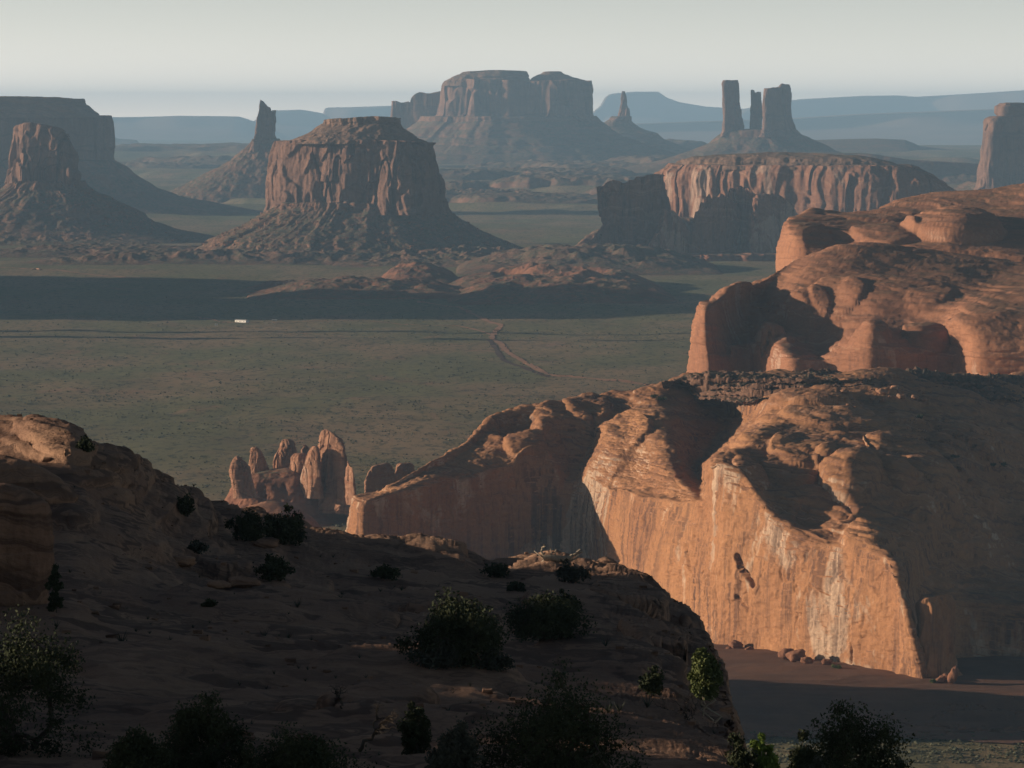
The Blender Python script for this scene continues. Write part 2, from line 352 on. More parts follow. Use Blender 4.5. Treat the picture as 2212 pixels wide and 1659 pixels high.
# ------------------------------------------------------------------ ground
def gz(x, y):
    x = np.asarray(x, float); y = np.asarray(y, float); p = np.stack(np.broadcast_arrays(x, y, 0 * x), -1)
    z = 5 * fbm(p, (900, 700, 1), 4, 3) + 1.2 * fbm(p, (90, 60, 1), 3, 5)
    z = z * sstep(1800, 3600, p[..., 1]) + .6 * fbm(p, (90, 60, 1), 3, 5)
    D = p[..., 1]; far = sstep(11500, 15000, D)
    q = 1.1 * fbm(p, (2600, 3400, 1), 5, 11) + (D - 14500) / 3600.
    tz = 0
    for k, h in ((.2, 22), (1.0, 34), (1.9, 26), (2.7, 30)): tz = tz + h * sstep(k - .10, k + .10, q)
    z = z + far * tz * (1 - sstep(30000, 42000, D))
    z = z + far * 8 * fbm(p, (350, 500, 1), 3, 21) * (1 - sstep(30000, 42000, D))
    # swell the saddle behind the near rocks, dune foot under the near wall
    z = z + 28 * np.exp(-((p[..., 0] + 120) / 110)**2 - ((D - 2850) / 200)**2)
    return z
colpx = np.r_[np.linspace(-8400, -500, 40)[:-1], np.linspace(-500, 2700, 640), np.linspace(2700, 10600, 40)[1:]]
Dg = np.r_[np.linspace(30, 1300, 24)[:-1], np.geomspace(1300, 64500, 800)]
gx = (colpx[None, :] - W / 2) / F * Dg[:, None]; gy = Dg[:, None] + 0 * gx
GV = np.stack([gx, gy, gz(gx, gy)], -1)
g = mesh('ground', GV, gfaces(len(Dg), len(colpx)), M['ground']); tag(g, kind='structure')
def Gp(px, py, lift=0):
    """point of the ground seen at (px,py)"""
    D = 350 * F / (np.asarray(py, float) - HORIZON)
    for _ in range(4):
        x = (np.asarray(px, float) - W / 2) / F * D; D = (CZ - gz(x, D) - lift) * F / (np.asarray(py, float) - HORIZON)
    x = (np.asarray(px, float) - W / 2) / F * D
    return np.stack([x, D, gz(x, D) + lift], -1)
def road(name, pts, width, mat=None):
    pts = np.array(pts, float); t = np.linspace(0, len(pts) - 1, (len(pts) - 1) * 14 + 1)
    q = cr(pts, t); c = Gp(q[:, 0], q[:, 1])
    d = np.gradient(c[:, :2], axis=0); d /= np.linalg.norm(d, axis=1, keepdims=True); nn = np.stack([-d[:, 1], d[:, 0]], 1)
    wv = width * (1 + .35 * vn(np.arange(len(c)) * .4, 0, 0, 7)); rows = []
    for k in np.linspace(-.5, .5, 5):
        xy = c[:, :2] + nn * (wv * k)[:, None]; rows.append(np.c_[xy, gz(xy[:, 0], xy[:, 1]) + .5])
    V = np.stack(rows, 1); o = mesh(name, V, gfaces(len(c), 5), mat or M['road']); tag(o, kind='structure'); return o
road('dirt_road', [(905, 650), (940, 657), (995, 666), (1022, 678), (1060, 696), (1082, 702), (1068, 718), (1063, 731), (1082, 743), (1097, 761), (1140, 786), (1177, 806), (1200, 811)], 9)
road('dirt_road', [(1200, 811), (1230, 814), (1265, 817), (1327, 823), (1380, 829), (1430, 836), (1480, 842)], 12)
road('dirt_road', [(-60, 574), (0, 577), (98, 582), (160, 588), (217, 595), (301, 601), (360, 604)], 12)
road('dirt_road', [(400, 682), (432, 686), (470, 692), (505, 697), (600, 697), (700, 692), (800, 694), (900, 702), (990, 704), (1063, 722)], 5)
road('wash', [(1056, 733), (1070, 752), (1084, 774), (1098, 783), (1138, 797), (1166, 808), (1184, 815)], 8, M['washbed'])  # flat dark strip; the shade of the bank beside the road is painted in
# scrub over the valley floor
rng = np.random.default_rng(5)
def scrub():
    n = 60000
    py = 640 + (1659 - 640) * rng.random(n)**.8; px = -60 + 2330 * rng.random(n)
    p = Gp(px, py); d = fbm(p, (160, 120, 1), 4, 77)
    keep = (d > -.25 + .5 * rng.random(n)) & (p[:, 1] > 1990)
    sandy = (p[:, 1] > 2205) & (p[:, 1] < 2560) & (p[:, 0] > 50)
    keep &= ~(sandy & (rng.random(n) < .96))
    p = p[keep]; n = len(p); r = (.45 + .75 * rng.random(n)**2) * (1 + .0001 * p[:, 1])
    u = np.array([(0, 0, 1.1)] + [(cos(a), sin(a), .45) for a in np.arange(5) * 2 * pi / 5] + [(0, 0, -.3)])
    V = p[:, None, :] + u[None] * (r[:, None] * (.7 + .6 * rng.random((n, 7))))[..., None]
    f = np.array([(0, 1 + k, 1 + (k + 1) % 5) for k in range(5)] + [(6, 1 + (k + 1) % 5, 1 + k) for k in range(5)])
    o = mesh('scrub', V, (f[None] + 7 * np.arange(n)[:, None, None]).reshape(-1, 3), M['scrub'], smooth=False)
    tag(o, 'low grey green desert scrub scattered over the valley floor', 'scrub', kind='stuff')
scrub()
# ------------------------------------------------------------------ haze
t = bpy.data.materials.new("haze_air"); t.use_nodes = True; nt = t.node_tree; nt.nodes.remove(nt.nodes["Principled BSDF"])
pv = nt.nodes.new("ShaderNodeVolumePrincipled"); pv.inputs["Color"].default_value = (.44, .715, 1.0, 1)
pv.inputs["Density"].default_value = 2.3e-5; pv.inputs["Anisotropy"].default_value = 0.0
nt.links.new(pv.outputs[0], nt.nodes["Material Output"].inputs["Volume"])
x0, x1, y0, y1, z0, z1 = -86000, 86000, -3000, 80000, -400, 810
hv = [(x, y, z) for x in (x0, x1) for y in (y0, y1) for z in (z0, z1)]
hz = mesh('haze', hv, [(0, 1, 3, 2), (4, 6, 7, 5), (0, 4, 5, 1), (2, 3, 7, 6), (0, 2, 6, 4), (1, 5, 7, 3)], t, smooth=False); tag(hz, kind='stuff')
# ------------------------------------------------------------------ far mesas on the skyline
def far_mesa(name, D, prof, depth, label, cat='mesa', base=310, seed=1, group=None):
    """long plateau: skyline profile (px,py), sloping foot, thickness depth"""
    prof = np.array(prof, float); xs = np.linspace(prof[0, 0], prof[-1, 0], 160); ys = np.interp(xs, prof[:, 0], prof[:, 1])
    rows = []
    cx = xs.mean()
    for dd, k in ((-.75, 0), (-.35, .42), (-.12, .55), (-.06, .97), (.0, 1), (.4, 1), (.9, .6), (1.1, 0)):
        q = P(xs, ys, D); zb = zat(base, D)
        q[:, 1] += dd * depth; z = zb + (q[:, 2] - zb) * k; q[:, 2] = z
        q[:, 1] += .15 * depth * fbm(q, (depth * .8, 1e6, 1e6), 3, seed) * (1 if k < .99 else .2)
        rows.append(q)
    V = np.stack(rows, 0); V = cr(V, np.linspace(0, 7, 40)); 
    o = mesh(name, V, gfaces(40, 160), M['far'], loc=(V[..., 0].mean(), D, zat(base, D))); tag(o, label, cat, group); return o
far_mesa('mesa', 59000, [(150, 300), (175, 262), (218, 254.7), (300, 254), (380, 251.5), (470, 252.5), (507, 253), (524, 258), (560, 270), (620, 300)], 2940, 'long flat hazy mesa on the skyline right of the big left mesa', seed=3)
far_mesa('mesa', 64000, [(520, 300), (550, 262), (580, 243), (592, 240), (646, 238.6), (668, 242), (690, 246), (720, 262), (790, 290), (830, 303)], 2940, 'low pale rounded mesa far behind the thin spire with a stepped top', seed=4)
far_mesa('mesa', 67000, [(640, 303), (690, 266), (700, 246), (704, 234), (760, 233), (845, 230), (930, 229), (1000, 250), (1060, 300)], 2940, 'faint pale mesa on the skyline between the spire and the twin topped mesa', seed=5)
far_mesa('butte', 71000, [(1200, 296), (1260, 262), (1300, 230), (1310, 212), (1318, 206), (1335, 203), (1375, 200), (1425, 200), (1440, 211), (1470, 222), (1530, 232), (1640, 238), (1800, 262), (1900, 300)], 3780, 'faint pale flat topped butte on the skyline behind the small slim spire', cat='butte', seed=6)
far_mesa('plateau', 69000, [(1540, 300), (1600, 240), (1680, 222), (1740, 216), (1870, 209), (1950, 208), (1990, 211), (2100, 205), (2212, 198), (2400, 188), (2600, 200), (2700, 300)], 3780, 'very pale long plateau along the horizon above the three towers', cat='plateau', seed=8)
far_mesa('plateau', 50000, [(1280, 305), (1330, 276), (1383, 268), (1500, 264), (1700, 258), (1880, 247), (2000, 243), (2130, 238), (2300, 233), (2500, 240), (2650, 300)], 5040, 'long hazy blue plateau sloping up to the right edge of the horizon', cat='plateau', base=312, seed=9)
def hill(name, rows, D, dr, mat, top=None, **k):
    o = body(name, rows, D, dr, mat, None, top, **k); tag(o, kind='structure'); return o
# benches and low hills far out
hill('hills', [(322, 150, 560), (312, 190, 420), (304, 200, 300), (302, 205, 285)], 40000, .9, M['talus'], top=[(200, 290), (234, 294), (253, 300), (290, 302), (298, 312), (400, 318)], flute=(30, 300, 3), seed=15)
hill('hills', [(345, 1380, 2300), (336, 1440, 2120), (331, 1480, 1960), (330, 1500, 1930)], 27000, .8, M['talus'], top=[(1440, 320), (1560, 309), (1900, 300), (1935, 302), (1960, 312), (2200, 328)], flute=(30, 300, 3), seed=16, nth=600)
hill('hills', [(420, 1480, 2260), (385, 1560, 2230), (352, 1640, 2215)], 17500, .5, M['talus'], top=[(1480, 360), (1560, 345), (1700, 330), (1800, 331), (1870, 332), (1960, 345), (2080, 352), (2200, 360)], flute=(30, 200, 3), seed=17, nth=600)
# ------------------------------------------------------------------ twin topped mesa, centre back
DB = 22500
b = empty('mesa', (xat(1090, DB), DB, zat(330, DB)), 'twin topped mesa with broken pinnacles on its left end, tallest on the skyline', 'mesa')
body('talus', [(352, 740, 1520), (330, 810, 1450), (312, 850, 1392), (295, 878, 1345), (279, 900, 1316), (262, 925, 1292), (252, 930, 1282)], DB, .62, M['talus'], b, flute=(45, 260, 2.5), rough=(10, 80), seed=21, nth=700, ledge=(12, 45))
body('cliff', [(262, 925, 1281), (246, 944, 1276), (221, 949, 1274), (198, 951, 1272), (186, 954, 1270.5), (180, 957, 1270)], DB, .42, M['butte'], b, flute=(60, 190, 14), rough=(12, 70), e=3.2, skew=.22, seed=22, nth=800,
     top=[(945, 188), (954, 184), (966, 172), (1000, 170), (1140, 176), (1200, 176), (1236, 172), (1270, 174)])
body('caprock', [(186, 958, 1142), (172, 966, 1140), (163, 980, 1138), (155.5, 993, 1134), (153, 1000, 1132)], DB, .5, M['cap'], b, flute=(25, 120, 3), e=3, seed=23, ledge=(18, 40), rough=(6, 60), top=[(960, 158), (993, 155.6), (1053, 152), (1120, 153), (1133, 154.5), (1146, 165)])
body('caprock', [(186, 1130, 1270), (172, 1147, 1262), (166, 1158, 1238), (156, 1176, 1214), (154, 1180, 1210)], DB + 100, .6, M['cap'], b, flute=(20, 120, 3), e=2.6, seed=24, ledge=(14, 40), rough=(6, 60))
body('broken_ridge', [(290, 842, 975), (262, 845, 968), (240, 848, 962), (220, 850, 956)], DB + 200, .28, M['butte'], b, flute=(22, 90, 10), e=4, seed=25,
     top=[(846, 220), (851, 218), (858, 219), (861, 226), (867, 227), (876, 222), (882, 219), (885, 227), (889, 211), (897, 203), (906, 199), (916, 201), (921, 203), (935, 202), (951, 199), (970, 190)])
# small slim spire
DS = 24500
b = empty('spire', (xat(1345, DS), DS, zat(300, DS)), 'small slim rock spire with a shorter shoulder, standing right of the twin topped mesa', 'spire')
body('talus', [(335, 1225, 1520), (312, 1240, 1462), (299, 1250, 1431), (294, 1256, 1424), (288, 1258, 1420), (281, 1272, 1394), (271, 1297, 1374), (262, 1314, 1363), (252, 1328, 1360)], DS, .7, M['talus'], b, flute=(25, 150, 2.5), rough=(8, 60), seed=31, ledge=(9, 40))
body('rock_shaft', [(266, 1325, 1362), (250, 1336, 1359), (236, 1339.5, 1356), (225, 1341, 1354), (212, 1342, 1352), (199, 1343, 1350.5), (197.5, 1343.3, 1350)], DS, .8, M['butte'], b, flute=(7, 45, 8), rough=(5, 22), seed=32, nth=220)
body('rock_shoulder', [(262, 1348, 1363), (250, 1350, 1361.5), (240, 1351, 1361), (234, 1353, 1359.5)], DS - 30, .8, M['butte'], b, flute=(5, 40, 8), rough=(3, 20), seed=33, nth=160)
# three towers
DT = 19500
hill('hills', [(372, 1300, 2010), (350, 1420, 1880), (335, 1470, 1830), (326, 1500, 1800), (308, 1540, 1762), (296, 1556, 1738), (288, 1566, 1722), (280, 1580, 1712)], DT, .5, M['talus'], flute=(25, 170, 2.5), rough=(9, 60), seed=41, nth=600)
def tower(label, rows, D, seed, top=None, dr=.8, fl=(9, 50, 10)):
    body('rock_tower', rows, D, dr, M['butte'], None, top, flute=fl, rough=(5, 25), seed=seed, skew=-1.0, label=label, cat='rock tower', nth=300, e=2.8)
tower('tallest columnar rock tower, leftmost of the three towers on one rubble mound', [(296, 1553, 1613), (284, 1560, 1606.5), (270, 1561, 1604.5), (245, 1562, 1601), (218, 1562, 1599), (200, 1562.5, 1598), (182, 1563.2, 1597.5), (176, 1564, 1597.5), (173.5, 1567, 1596)], DT, 42)
tower('thinnest of the three rock towers, between the two thick ones', [(292, 1617, 1650), (280, 1621, 1646), (250, 1623, 1644.5), (220, 1624, 1643), (200, 1624.5, 1642.2), (198, 1625, 1642)], DT + 60, 43, top=[(1620, 196), (1625, 193.5), (1629, 195), (1630, 200), (1634, 200.5), (1636, 198.5), (1642, 199), (1650, 206)], fl=(5, 30, 10))
tower('widest of the three rock towers, with a raised knob at its upper right corner', [(296, 1640, 1730), (284, 1647, 1717.5), (268, 1648.6, 1712), (246, 1648.5, 1706), (215, 1648, 1704.5), (200, 1648.5, 1704), (190, 1651, 1703.5), (187, 1652, 1703)], DT - 80, 44, top=[(1647, 199), (1651, 191.5), (1665, 190), (1684, 188.5), (1687, 184), (1691, 180), (1697, 183), (1703, 182), (1706, 186)])
# right edge mesa
DR = 15200
b = empty('mesa', (xat(2200, DR), DR, zat(400, DR)), 'tall shadowed mesa with a lit left edge, cut off by the right frame edge', 'mesa')
body('talus', [(450, 1960, 2640), (425, 2030, 2580), (405, 2078, 2520), (392, 2100, 2500)], DR, .6, M['talus'], b, flute=(20, 120, 2.5), rough=(8, 50), seed=51)
body('cliff', [(420, 2092, 2510), (400, 2104, 2500), (370, 2107, 2498), (330, 2111, 2495), (290, 2116, 2490), (262, 2119, 2486), (256, 2122, 2484), (252, 2130, 2482)], DR, .5, M['butte'], b, flute=(30, 120, 12), rough=(9, 40), e=3.6, skew=-.8, seed=52, nth=520)
body('caprock', [(262, 2122, 2480), (252, 2138, 2470), (240, 2139, 2465), (231, 2140, 2464), (226, 2141, 2462), (223, 2146, 2458)], DR, .5, M['butte'], b, flute=(14, 90, 5), rough=(6, 40), ledge=(14, 45), e=3.4, skew=-.8, seed=53, nth=520)
# ------------------------------------------------------------------ left mesas
DL = 14200
b = empty('mesa', (xat(50, DL), DL, zat(450, DL)), 'big dark flat topped mesa behind a smaller lit butte, at the left edge', 'mesa')
body('talus', [(472, -520, 640), (452, -420, 520), (437, -380, 440), (425, -350, 368), (405, -330, 318), (385, -310, 283), (362, -290, 252), (352, -285, 238), (345, -280, 226)], DL, .55, M['talus'], b, flute=(28, 160, 2.5), rough=(9, 50), seed=61, nth=700)
body('cliff', [(362, -285, 232), (345, -280, 224.5), (320, -278, 222), (284, -276, 219.5), (262, -275, 218), (250, -272, 215.5)], DL, .55, M['butte'], b, flute=(28, 150, 14), rough=(9, 50), e=3.4, skew=-.25, seed=62, nth=700)
body('caprock', [(254, -272, 217), (246, -268, 211), (237, -258, 196), (228, -250, 187), (221, -246, 178), (219, -246, 177.5), (214, -245, 175)], DL, .55, M['cap'], b, flute=(12, 90, 3), rough=(6, 50), ledge=(10, 30), e=3.2, seed=63, nth=600, top=[(-250, 212), (0, 208.8), (63, 208), (120, 210.5), (172, 213.5), (180, 217)])
DL2 = 10900
b = empty('butte', (xat(97, DL2), DL2, zat(500, DL2)), 'reddish butte with sunlit pillars in front of the big dark mesa', 'butte')
body('talus', [(548, -420, 640), (528, -330, 520), (512, -260, 440), (496, -200, 355), (480, -150, 312), (460, -100, 286), (440, -50, 250), (418, 0, 205), (402, 22, 172), (392, 30, 165)], DL2, .62, M['talus'], b, flute=(18, 110, 2.4), rough=(6, 22), seed=66, nth=800, nt=150)
body('cliff', [(412, 22, 168), (395, 31, 163), (350, 32.5, 161), (320, 33, 160), (300, 34.5, 157), (290, 37, 152), (276, 41, 146), (272, 44, 140)], DL2, .6, M['butte'], b, flute=(32, 58, 16), rough=(7, 25), e=2.8, skew=.16, seed=67, nth=700, top=[(30, 296), (40, 275), (50, 270), (73, 266), (90, 270), (104, 272), (130, 277), (141, 290), (150, 297), (165, 312)])
# spire left of the big butte
DW = 16000
b = empty('spire', (xat(572, DW), DW, zat(420, DW)), 'tall jagged rock spire on a broad rubble cone, left of the massive fluted butte', 'spire')
body('talus', [(462, 290, 800), (445, 320, 770), (430, 342, 742), (414, 372, 720), (395, 412, 700), (377, 443, 684), (356, 486, 662), (338, 513, 642), (322, 532, 624), (308, 546, 606), (300, 549, 600)], DW, .6, M['talus'], b, flute=(15, 120, 2.4), rough=(6, 26), seed=71, nth=600)
body('rock_shaft', [(330, 540, 606), (310, 548, 598), (300, 549.5, 595), (288, 552, 593.5), (268, 555, 593), (252, 556.5, 592.5), (243, 559, 592), (238, 559.5, 591.5)], DW, .7, M['butte'], b, flute=(10, 45, 10), rough=(7, 26), skew=-.9, seed=72, nth=320,
     top=[(548, 262), (553, 252), (557, 244), (559.5, 230), (561, 217.5), (563, 216.5), (565, 222), (569, 220), (572, 224), (575, 226), (578, 231), (582, 233), (583.5, 241), (587, 242), (589, 239), (592, 239.5)])
# ------------------------------------------------------------------ the big central butte
DM = 9700
b = empty('butte', (xat(776, DM), DM, zat(530, DM)), 'massive flat topped butte with fluted cliffs above a wide rubble skirt', 'butte')
body('talus', [(580, 250, 1400), (566, 330, 1300), (552, 392, 1200), (540, 425, 1135), (530, 445, 1106), (514, 462, 1066), (500, 497, 1036), (485, 532, 1009), (470, 556, 984), (456, 582, 966), (445, 600, 957), (435, 606, 950)], DM, .85, M['talus'], b, flute=(15, 90, 2.4), rough=(5, 16), seed=81, nth=1100, nt=200)
body('cliff', [(460, 594, 964), (444, 600, 956), (427, 598.5, 953.5), (400, 601, 950), (377, 604, 946.5), (350, 607, 941), (327, 610, 936.5), (312, 613, 931), (307, 615, 929)], DM, .95, M['butte'], b, flute=(30, 66, 18), rough=(3, 16), e=2.4, ledge=(2.5, 34), seed=84, skew=.20, nth=1300, nt=160, top=[(600, 309), (616, 305), (653, 303), (760, 302), (890, 303), (930, 308), (960, 312)])
body('caprock', [(310, 617, 929), (303, 625, 921), (295, 640, 908), (287, 653, 894), (277, 676, 878), (270, 690, 866), (266, 697, 861.5), (264.5, 698, 862), (260, 701, 861.5), (257, 703, 860.5)], DM, .9, M['cap'], b, flute=(10, 45, 2.5), rough=(6, 20), ledge=(7, 24), e=2.5, seed=83, nth=900, top=[(616, 300), (690, 262), (703, 259), (760, 255), (819, 252), (845, 252.5), (860, 254.5), (868, 262), (930, 302)])
# low hummocky apron in front of it
def mound(name, c, ext, hgt, mat, wl, seed, n=220, m=360, rid=.6, shape=None, label=None, cat=None, base=0):
    """low eroded ground rise: c=(px,py) or world, ext=(half x, half y)"""
    p = Gp(*c) if len(c) == 2 else np.array(c)
    X, Y = np.meshgrid(np.linspace(-1, 1, m), np.linspace(-1, 1, n)); x = p[0] + X * ext[0]; y = p[1] + Y * ext[1]
    V = np.stack([x, y, 0 * x], -1)
    env = (1 - X**2)**.8 * (1 - Y**2)**.8
    if shape is not None: env = shape(X, Y) * np.clip((1 - X**2) * 3, 0, 1) * np.clip((1 - Y**2) * 3, 0, 1)
    h = hgt * env * (1 - rid + rid * (.5 + .5 * ridged(V, (wl, wl * 1.3, 1), 5, seed)))
    h += hgt * .18 * env * fbm(V, (wl * .3, wl * .3, 1), 3, seed + 4)
    V[..., 2] = gz(x, y) + h - (1 - np.clip(env * 12, 0, 1)) * 2 + base
    o = mesh(name, V, gfaces(n, m), mat, loc=(p[0], p[1], float(gz(p[0], p[1]))))
    tag(o, label, cat, kind=None if label else 'structure'); return o, V
mound('hills', (560, 556), (560, 420), 24, M['talus'], 75, 91, shape=lambda X, Y: np.clip(1 - np.abs(X)**3, 0, 1) * np.clip(.75 - .6 * Y - .3 * np.abs(Y), 0, 1))
mound('hills', (1020, 566), (330, 300), 30, M['talus'], 75, 92)
mound('hills', (240, 548), (420, 300), 20, M['talus'], 90, 93)
mound('hills', (120, 520), (300, 300), 36, M['talus'], 80, 193)
# red badlands and the dark low ridges in front of the butte
mound('hills', (1200, 622), (230, 600), 37, M['red'], 190, 94, n=420, m=420, rid=.75, shape=lambda X, Y: np.clip(1.05 - np.abs(X + .1 * Y)**2.5, 0, 1) * np.clip(1 - np.abs(Y + .15)**3, 0, 1))
mound('hills', (905, 606), (85, 170), 37, M['red'], 110, 95, rid=.35)
mound('hills', (790, 632), (230, 220), 30, M['red'], 140, 96, rid=.5)
mound('hills', (640, 628), (110, 130), 20, M['red'], 110, 97, rid=.5)
mound('hills', (1270, 580), (300, 330), 54, M['talus'], 170, 98, rid=.35)
# stepped benches far behind the central butte
for i, (px, py, ex, ey, h) in enumerate([(1120, 352, 1500, 1800, 60), (1300, 372, 900, 900, 46), (1080, 384, 700, 700, 40), (1220, 408, 600, 450, 34), (1180, 432, 500, 350, 22), (1010, 425, 300, 300, 26), (640, 352, 1500, 1500, 34), (420, 372, 700, 600, 26), (1900, 395, 700, 500, 34), (1500, 400, 500, 500, 34)]):
    mound('hills', (px, py), (ex, ey), h, M['talus'], ex * .22, 140 + i, rid=.3, n=160, m=300, shape=lambda X, Y, s=i: sstep(0, .22, 1 - X**2 - Y**2 + .5 * vn(X * 2.2 + s, Y * 2.2, 0, 9) + .22 * vn(X * 7 + s, Y * 7, 0, 19)))
# ------------------------------------------------------------------ mid mesa with pale cliffs
DC = 10300
b = empty('mesa', (xat(1650, DC), DC, zat(520, DC)), 'broad low mesa with pale orange streaked cliffs and a scrubby top, right of centre', 'mesa')
body('talus', [(580, 1210, 2300), (560, 1230, 2250), (545, 1240, 2200), (528, 1262, 2160), (507, 1290, 2110), (488, 1330, 2080), (470, 1380, 2060)], DC + 60, .45, M['talus'], b, flute=(22, 80, 2.5), rough=(10, 25), seed=101, nth=800)
body('cliff', [(560, 1400, 2130), (505, 1409, 2090), (470, 1409, 2075), (440, 1411, 2062), (410, 1413, 2050), (390, 1415, 2020), (372, 1428, 1985), (361, 1446, 1962), (356, 1456, 1950)], DC, .40, M['mid'], b, flute=(24, 98, 14), rough=(5, 22), e=2.6, skew=.42, seed=102, nth=1300, nt=170)
body('caprock', [(366, 1444, 1975), (358, 1456, 1940), (350, 1474, 1915), (345, 1486, 1898), (339, 1504, 1870), (335, 1540, 1835), (333, 1580, 1805)], DC, .37, M['cap'], b, flute=(8, 60, 2.5), rough=(5, 25), ledge=(8, 22), e=2.5, skew=.42, seed=103, nth=900, dome=4)
DF_ = 9350
body('rock_tower', [(560, 1252, 1440), (530, 1275, 1436), (508, 1290, 1432), (485, 1305, 1428), (455, 1307, 1426), (425, 1305, 1424), (405, 1307, 1422)], 9660, .45, M['mid'], None, [(1300, 409), (1306, 403), (1316, 392), (1325, 388.5), (1336, 391), (1345, 400), (1350, 397), (1360, 389.5), (1368, 394), (1375, 384), (1390, 386), (1400, 379), (1416, 378), (1440, 380)],
     flute=(16, 42, 12), rough=(7, 20), e=3.4, skew=-.3, seed=104, nth=420, label='dark blocky rock tower with a lumpy top, left of the pale cliffs', cat='rock tower')
DF2 = 9540
b = empty('rock_wall', (xat(1560, DF2), DF2, zat(590, DF2)), 'jagged dark wall of rock fins standing in front of the pale cliff mesa', 'rock wall')
body('talus', [(600, 1160, 1800), (590, 1225, 1780), (580, 1300, 1770), (570, 1340, 1755), (558, 1372, 1745), (545, 1384, 1735)], DF2, .9, M['red'], b, flute=(18, 50, 2.5), rough=(8, 18), seed=105, nth=700)
body('rock_fin', [(600, 1383, 1560), (560, 1386, 1550), (538, 1389, 1540), (500, 1420, 1536)], DF2 - 40, .45, M['mid'], b, [(1384, 548), (1388, 536), (1398, 520), (1408, 505), (1424, 502), (1431, 470), (1437, 452.6), (1446, 458), (1455, 455), (1462, 466), (1472, 476), (1480, 486), (1490, 500), (1520, 505), (1560, 520)], flute=(10, 32, 12), rough=(4, 12), e=3, skew=-.6, seed=106, nth=500)
body('rock_fin', [(600, 1474, 1600), (560, 1478, 1596), (500, 1486, 1592), (440, 1492, 1588)], DF2 - 20, .4, M['mid'], b, [(1486, 490), (1497, 476), (1501, 458), (1506, 456), (1510, 446), (1514, 438), (1520, 440), (1524, 430), (1531, 420), (1536, 432), (1545, 424), (1551, 428), (1556, 416), (1566, 424), (1575, 430), (1590, 440)], flute=(14, 26, 14), rough=(4, 12), e=3, skew=-.6, seed=107, nth=600)
body('rock_fin', [(600, 1560, 1650), (560, 1563, 1647), (500, 1567, 1644), (440, 1570, 1640), (415, 1573, 1634)], DF2 + 40, .6, M['mid'], b, [(1566, 424), (1572, 412), (1581, 407), (1586, 410), (1592, 405), (1599, 402), (1607, 406), (1613, 405), (1621, 411), (1628, 422), (1640, 436)], flute=(12, 24, 14), rough=(4, 12), e=2.6, skew=.5, seed=108, nth=500)
body('rock_fin', [(600, 1616, 1740), (560, 1620, 1736), (500, 1624, 1732), (440, 1626, 1726)], DF2 - 10, .45, M['mid'], b, [(1624, 428), (1633, 420), (1640, 423), (1650, 418), (1658, 421), (1667, 418), (1676, 424), (1684, 422), (1698, 430), (1708, 440), (1715, 448), (1735, 470)], flute=(14, 30, 14), rough=(4, 12), e=3, skew=-.6, seed=109, nth=500)
# mesas outside the left edge that throw the long shadows over the valley
hill('hills', [(700, -2300, -60), (655, -2150, -150), (560, -2100, -185), (420, -2080, -195), (288, -2050, -215)], 7240, .48, M['butte'], flute=(20, 70, 10), seed=111)
hill('hills', [(660, -2500, 20), (600, -2300, -120), (520, -2250, -150), (440, -2200, -170)], 8040, .55, M['butte'], flute=(20, 70, 10), seed=112)
for (yy, D_, sd) in ((352, 6430, 113), (356, 6240, 114)):
    hill('hills', [(760, -330, -190), (680, -285, -235), (500, -278, -242), (yy, -272, -248)], D_, .9, M['butte'], flute=(4, 30, 8), rough=(2, 12), seed=sd, nth=160)
# ------------------------------------------------------------------ house by the road and its neighbours
def box(p, sx, sy, sz, jit=0):
    v = np.array([(x * sx / 2, y * sy / 2, z * sz) for x in (-1, 1) for y in (-1, 1) for z in (0, 1)]) + np.array(p)
    return v, [(0, 1, 3, 2), (4, 6, 7, 5), (0, 4, 5, 1), (2, 3, 7, 6), (0, 2, 6, 4), (1, 5, 7, 3)]
def boxes(name, lst, mat, parent):
    Vs, Fs = [], []
    for k, (p, a, b_, c) in enumerate(lst):
        v, f = box(p, a, b_, c); Vs.append(v); Fs += [tuple(i + 8 * k for i in q) for q in f]
    return mesh(name, np.concatenate(Vs), Fs, mat, parent, smooth=False)
hp = Gp(518.5, 696.0)
h = empty('house', hp, 'long low white house alone beside the dirt road on the valley floor', 'house')
ang = -radians(38); rot = lambda v: np.stack([hp[0] + (v[:, 0] - hp[0]) * cos(ang) - (v[:, 1] - hp[1]) * sin(ang), hp[1] + (v[:, 0] - hp[0]) * sin(ang) + (v[:, 1] - hp[1]) * cos(ang), v[:, 2]], -1)
v, f = box((hp[0], hp[1] + 4, hp[2]), 25, 8, 4.0); mesh('wall', rot(v), f, M['white'], h, smooth=False)
rv = np.array([(x, y, z) for x in (-13, 13) for (y, z) in ((-.8, 4.01), (4, 5.0), (8.8, 4.01))]) + hp
mesh('roof', rot(rv), [(0, 1, 4, 3), (1, 2, 5, 4), (0, 3, 5, 2)], M['roof'], h, smooth=False)
for dx in (-8, -2, 1.2, 8):
    v, f = box((hp[0] + dx, hp[1] - .02, hp[2] + 1.2), 1.2, .12, 1.3); mesh('window', rot(v), f, M['dark'], h, smooth=False)
hp2 = Gp(592, 692)
h = empty('shed', hp2, 'tiny low pale shed to the right of the white house', 'shed')
boxes('wall', [((hp2[0], hp2[1] + 2, hp2[2]), 8, 4, 1.6)], M['roof'], h); boxes('roof', [((hp2[0], hp2[1] + 2, hp2[2] + 1.6), 8.8, 4.8, .3)], M['white'], h)
hp3 = Gp(466, 702)
h = empty('shed', hp3, 'tiny cream shed to the left of the white house', 'shed')
boxes('wall', [((hp3[0], hp3[1] + 2, hp3[2]), 4.5, 3, 2.0)], M['white'], h); boxes('roof', [((hp3[0], hp3[1] + 2, hp3[2] + 2.0), 5, 3.6, .3)], M['roof'], h)

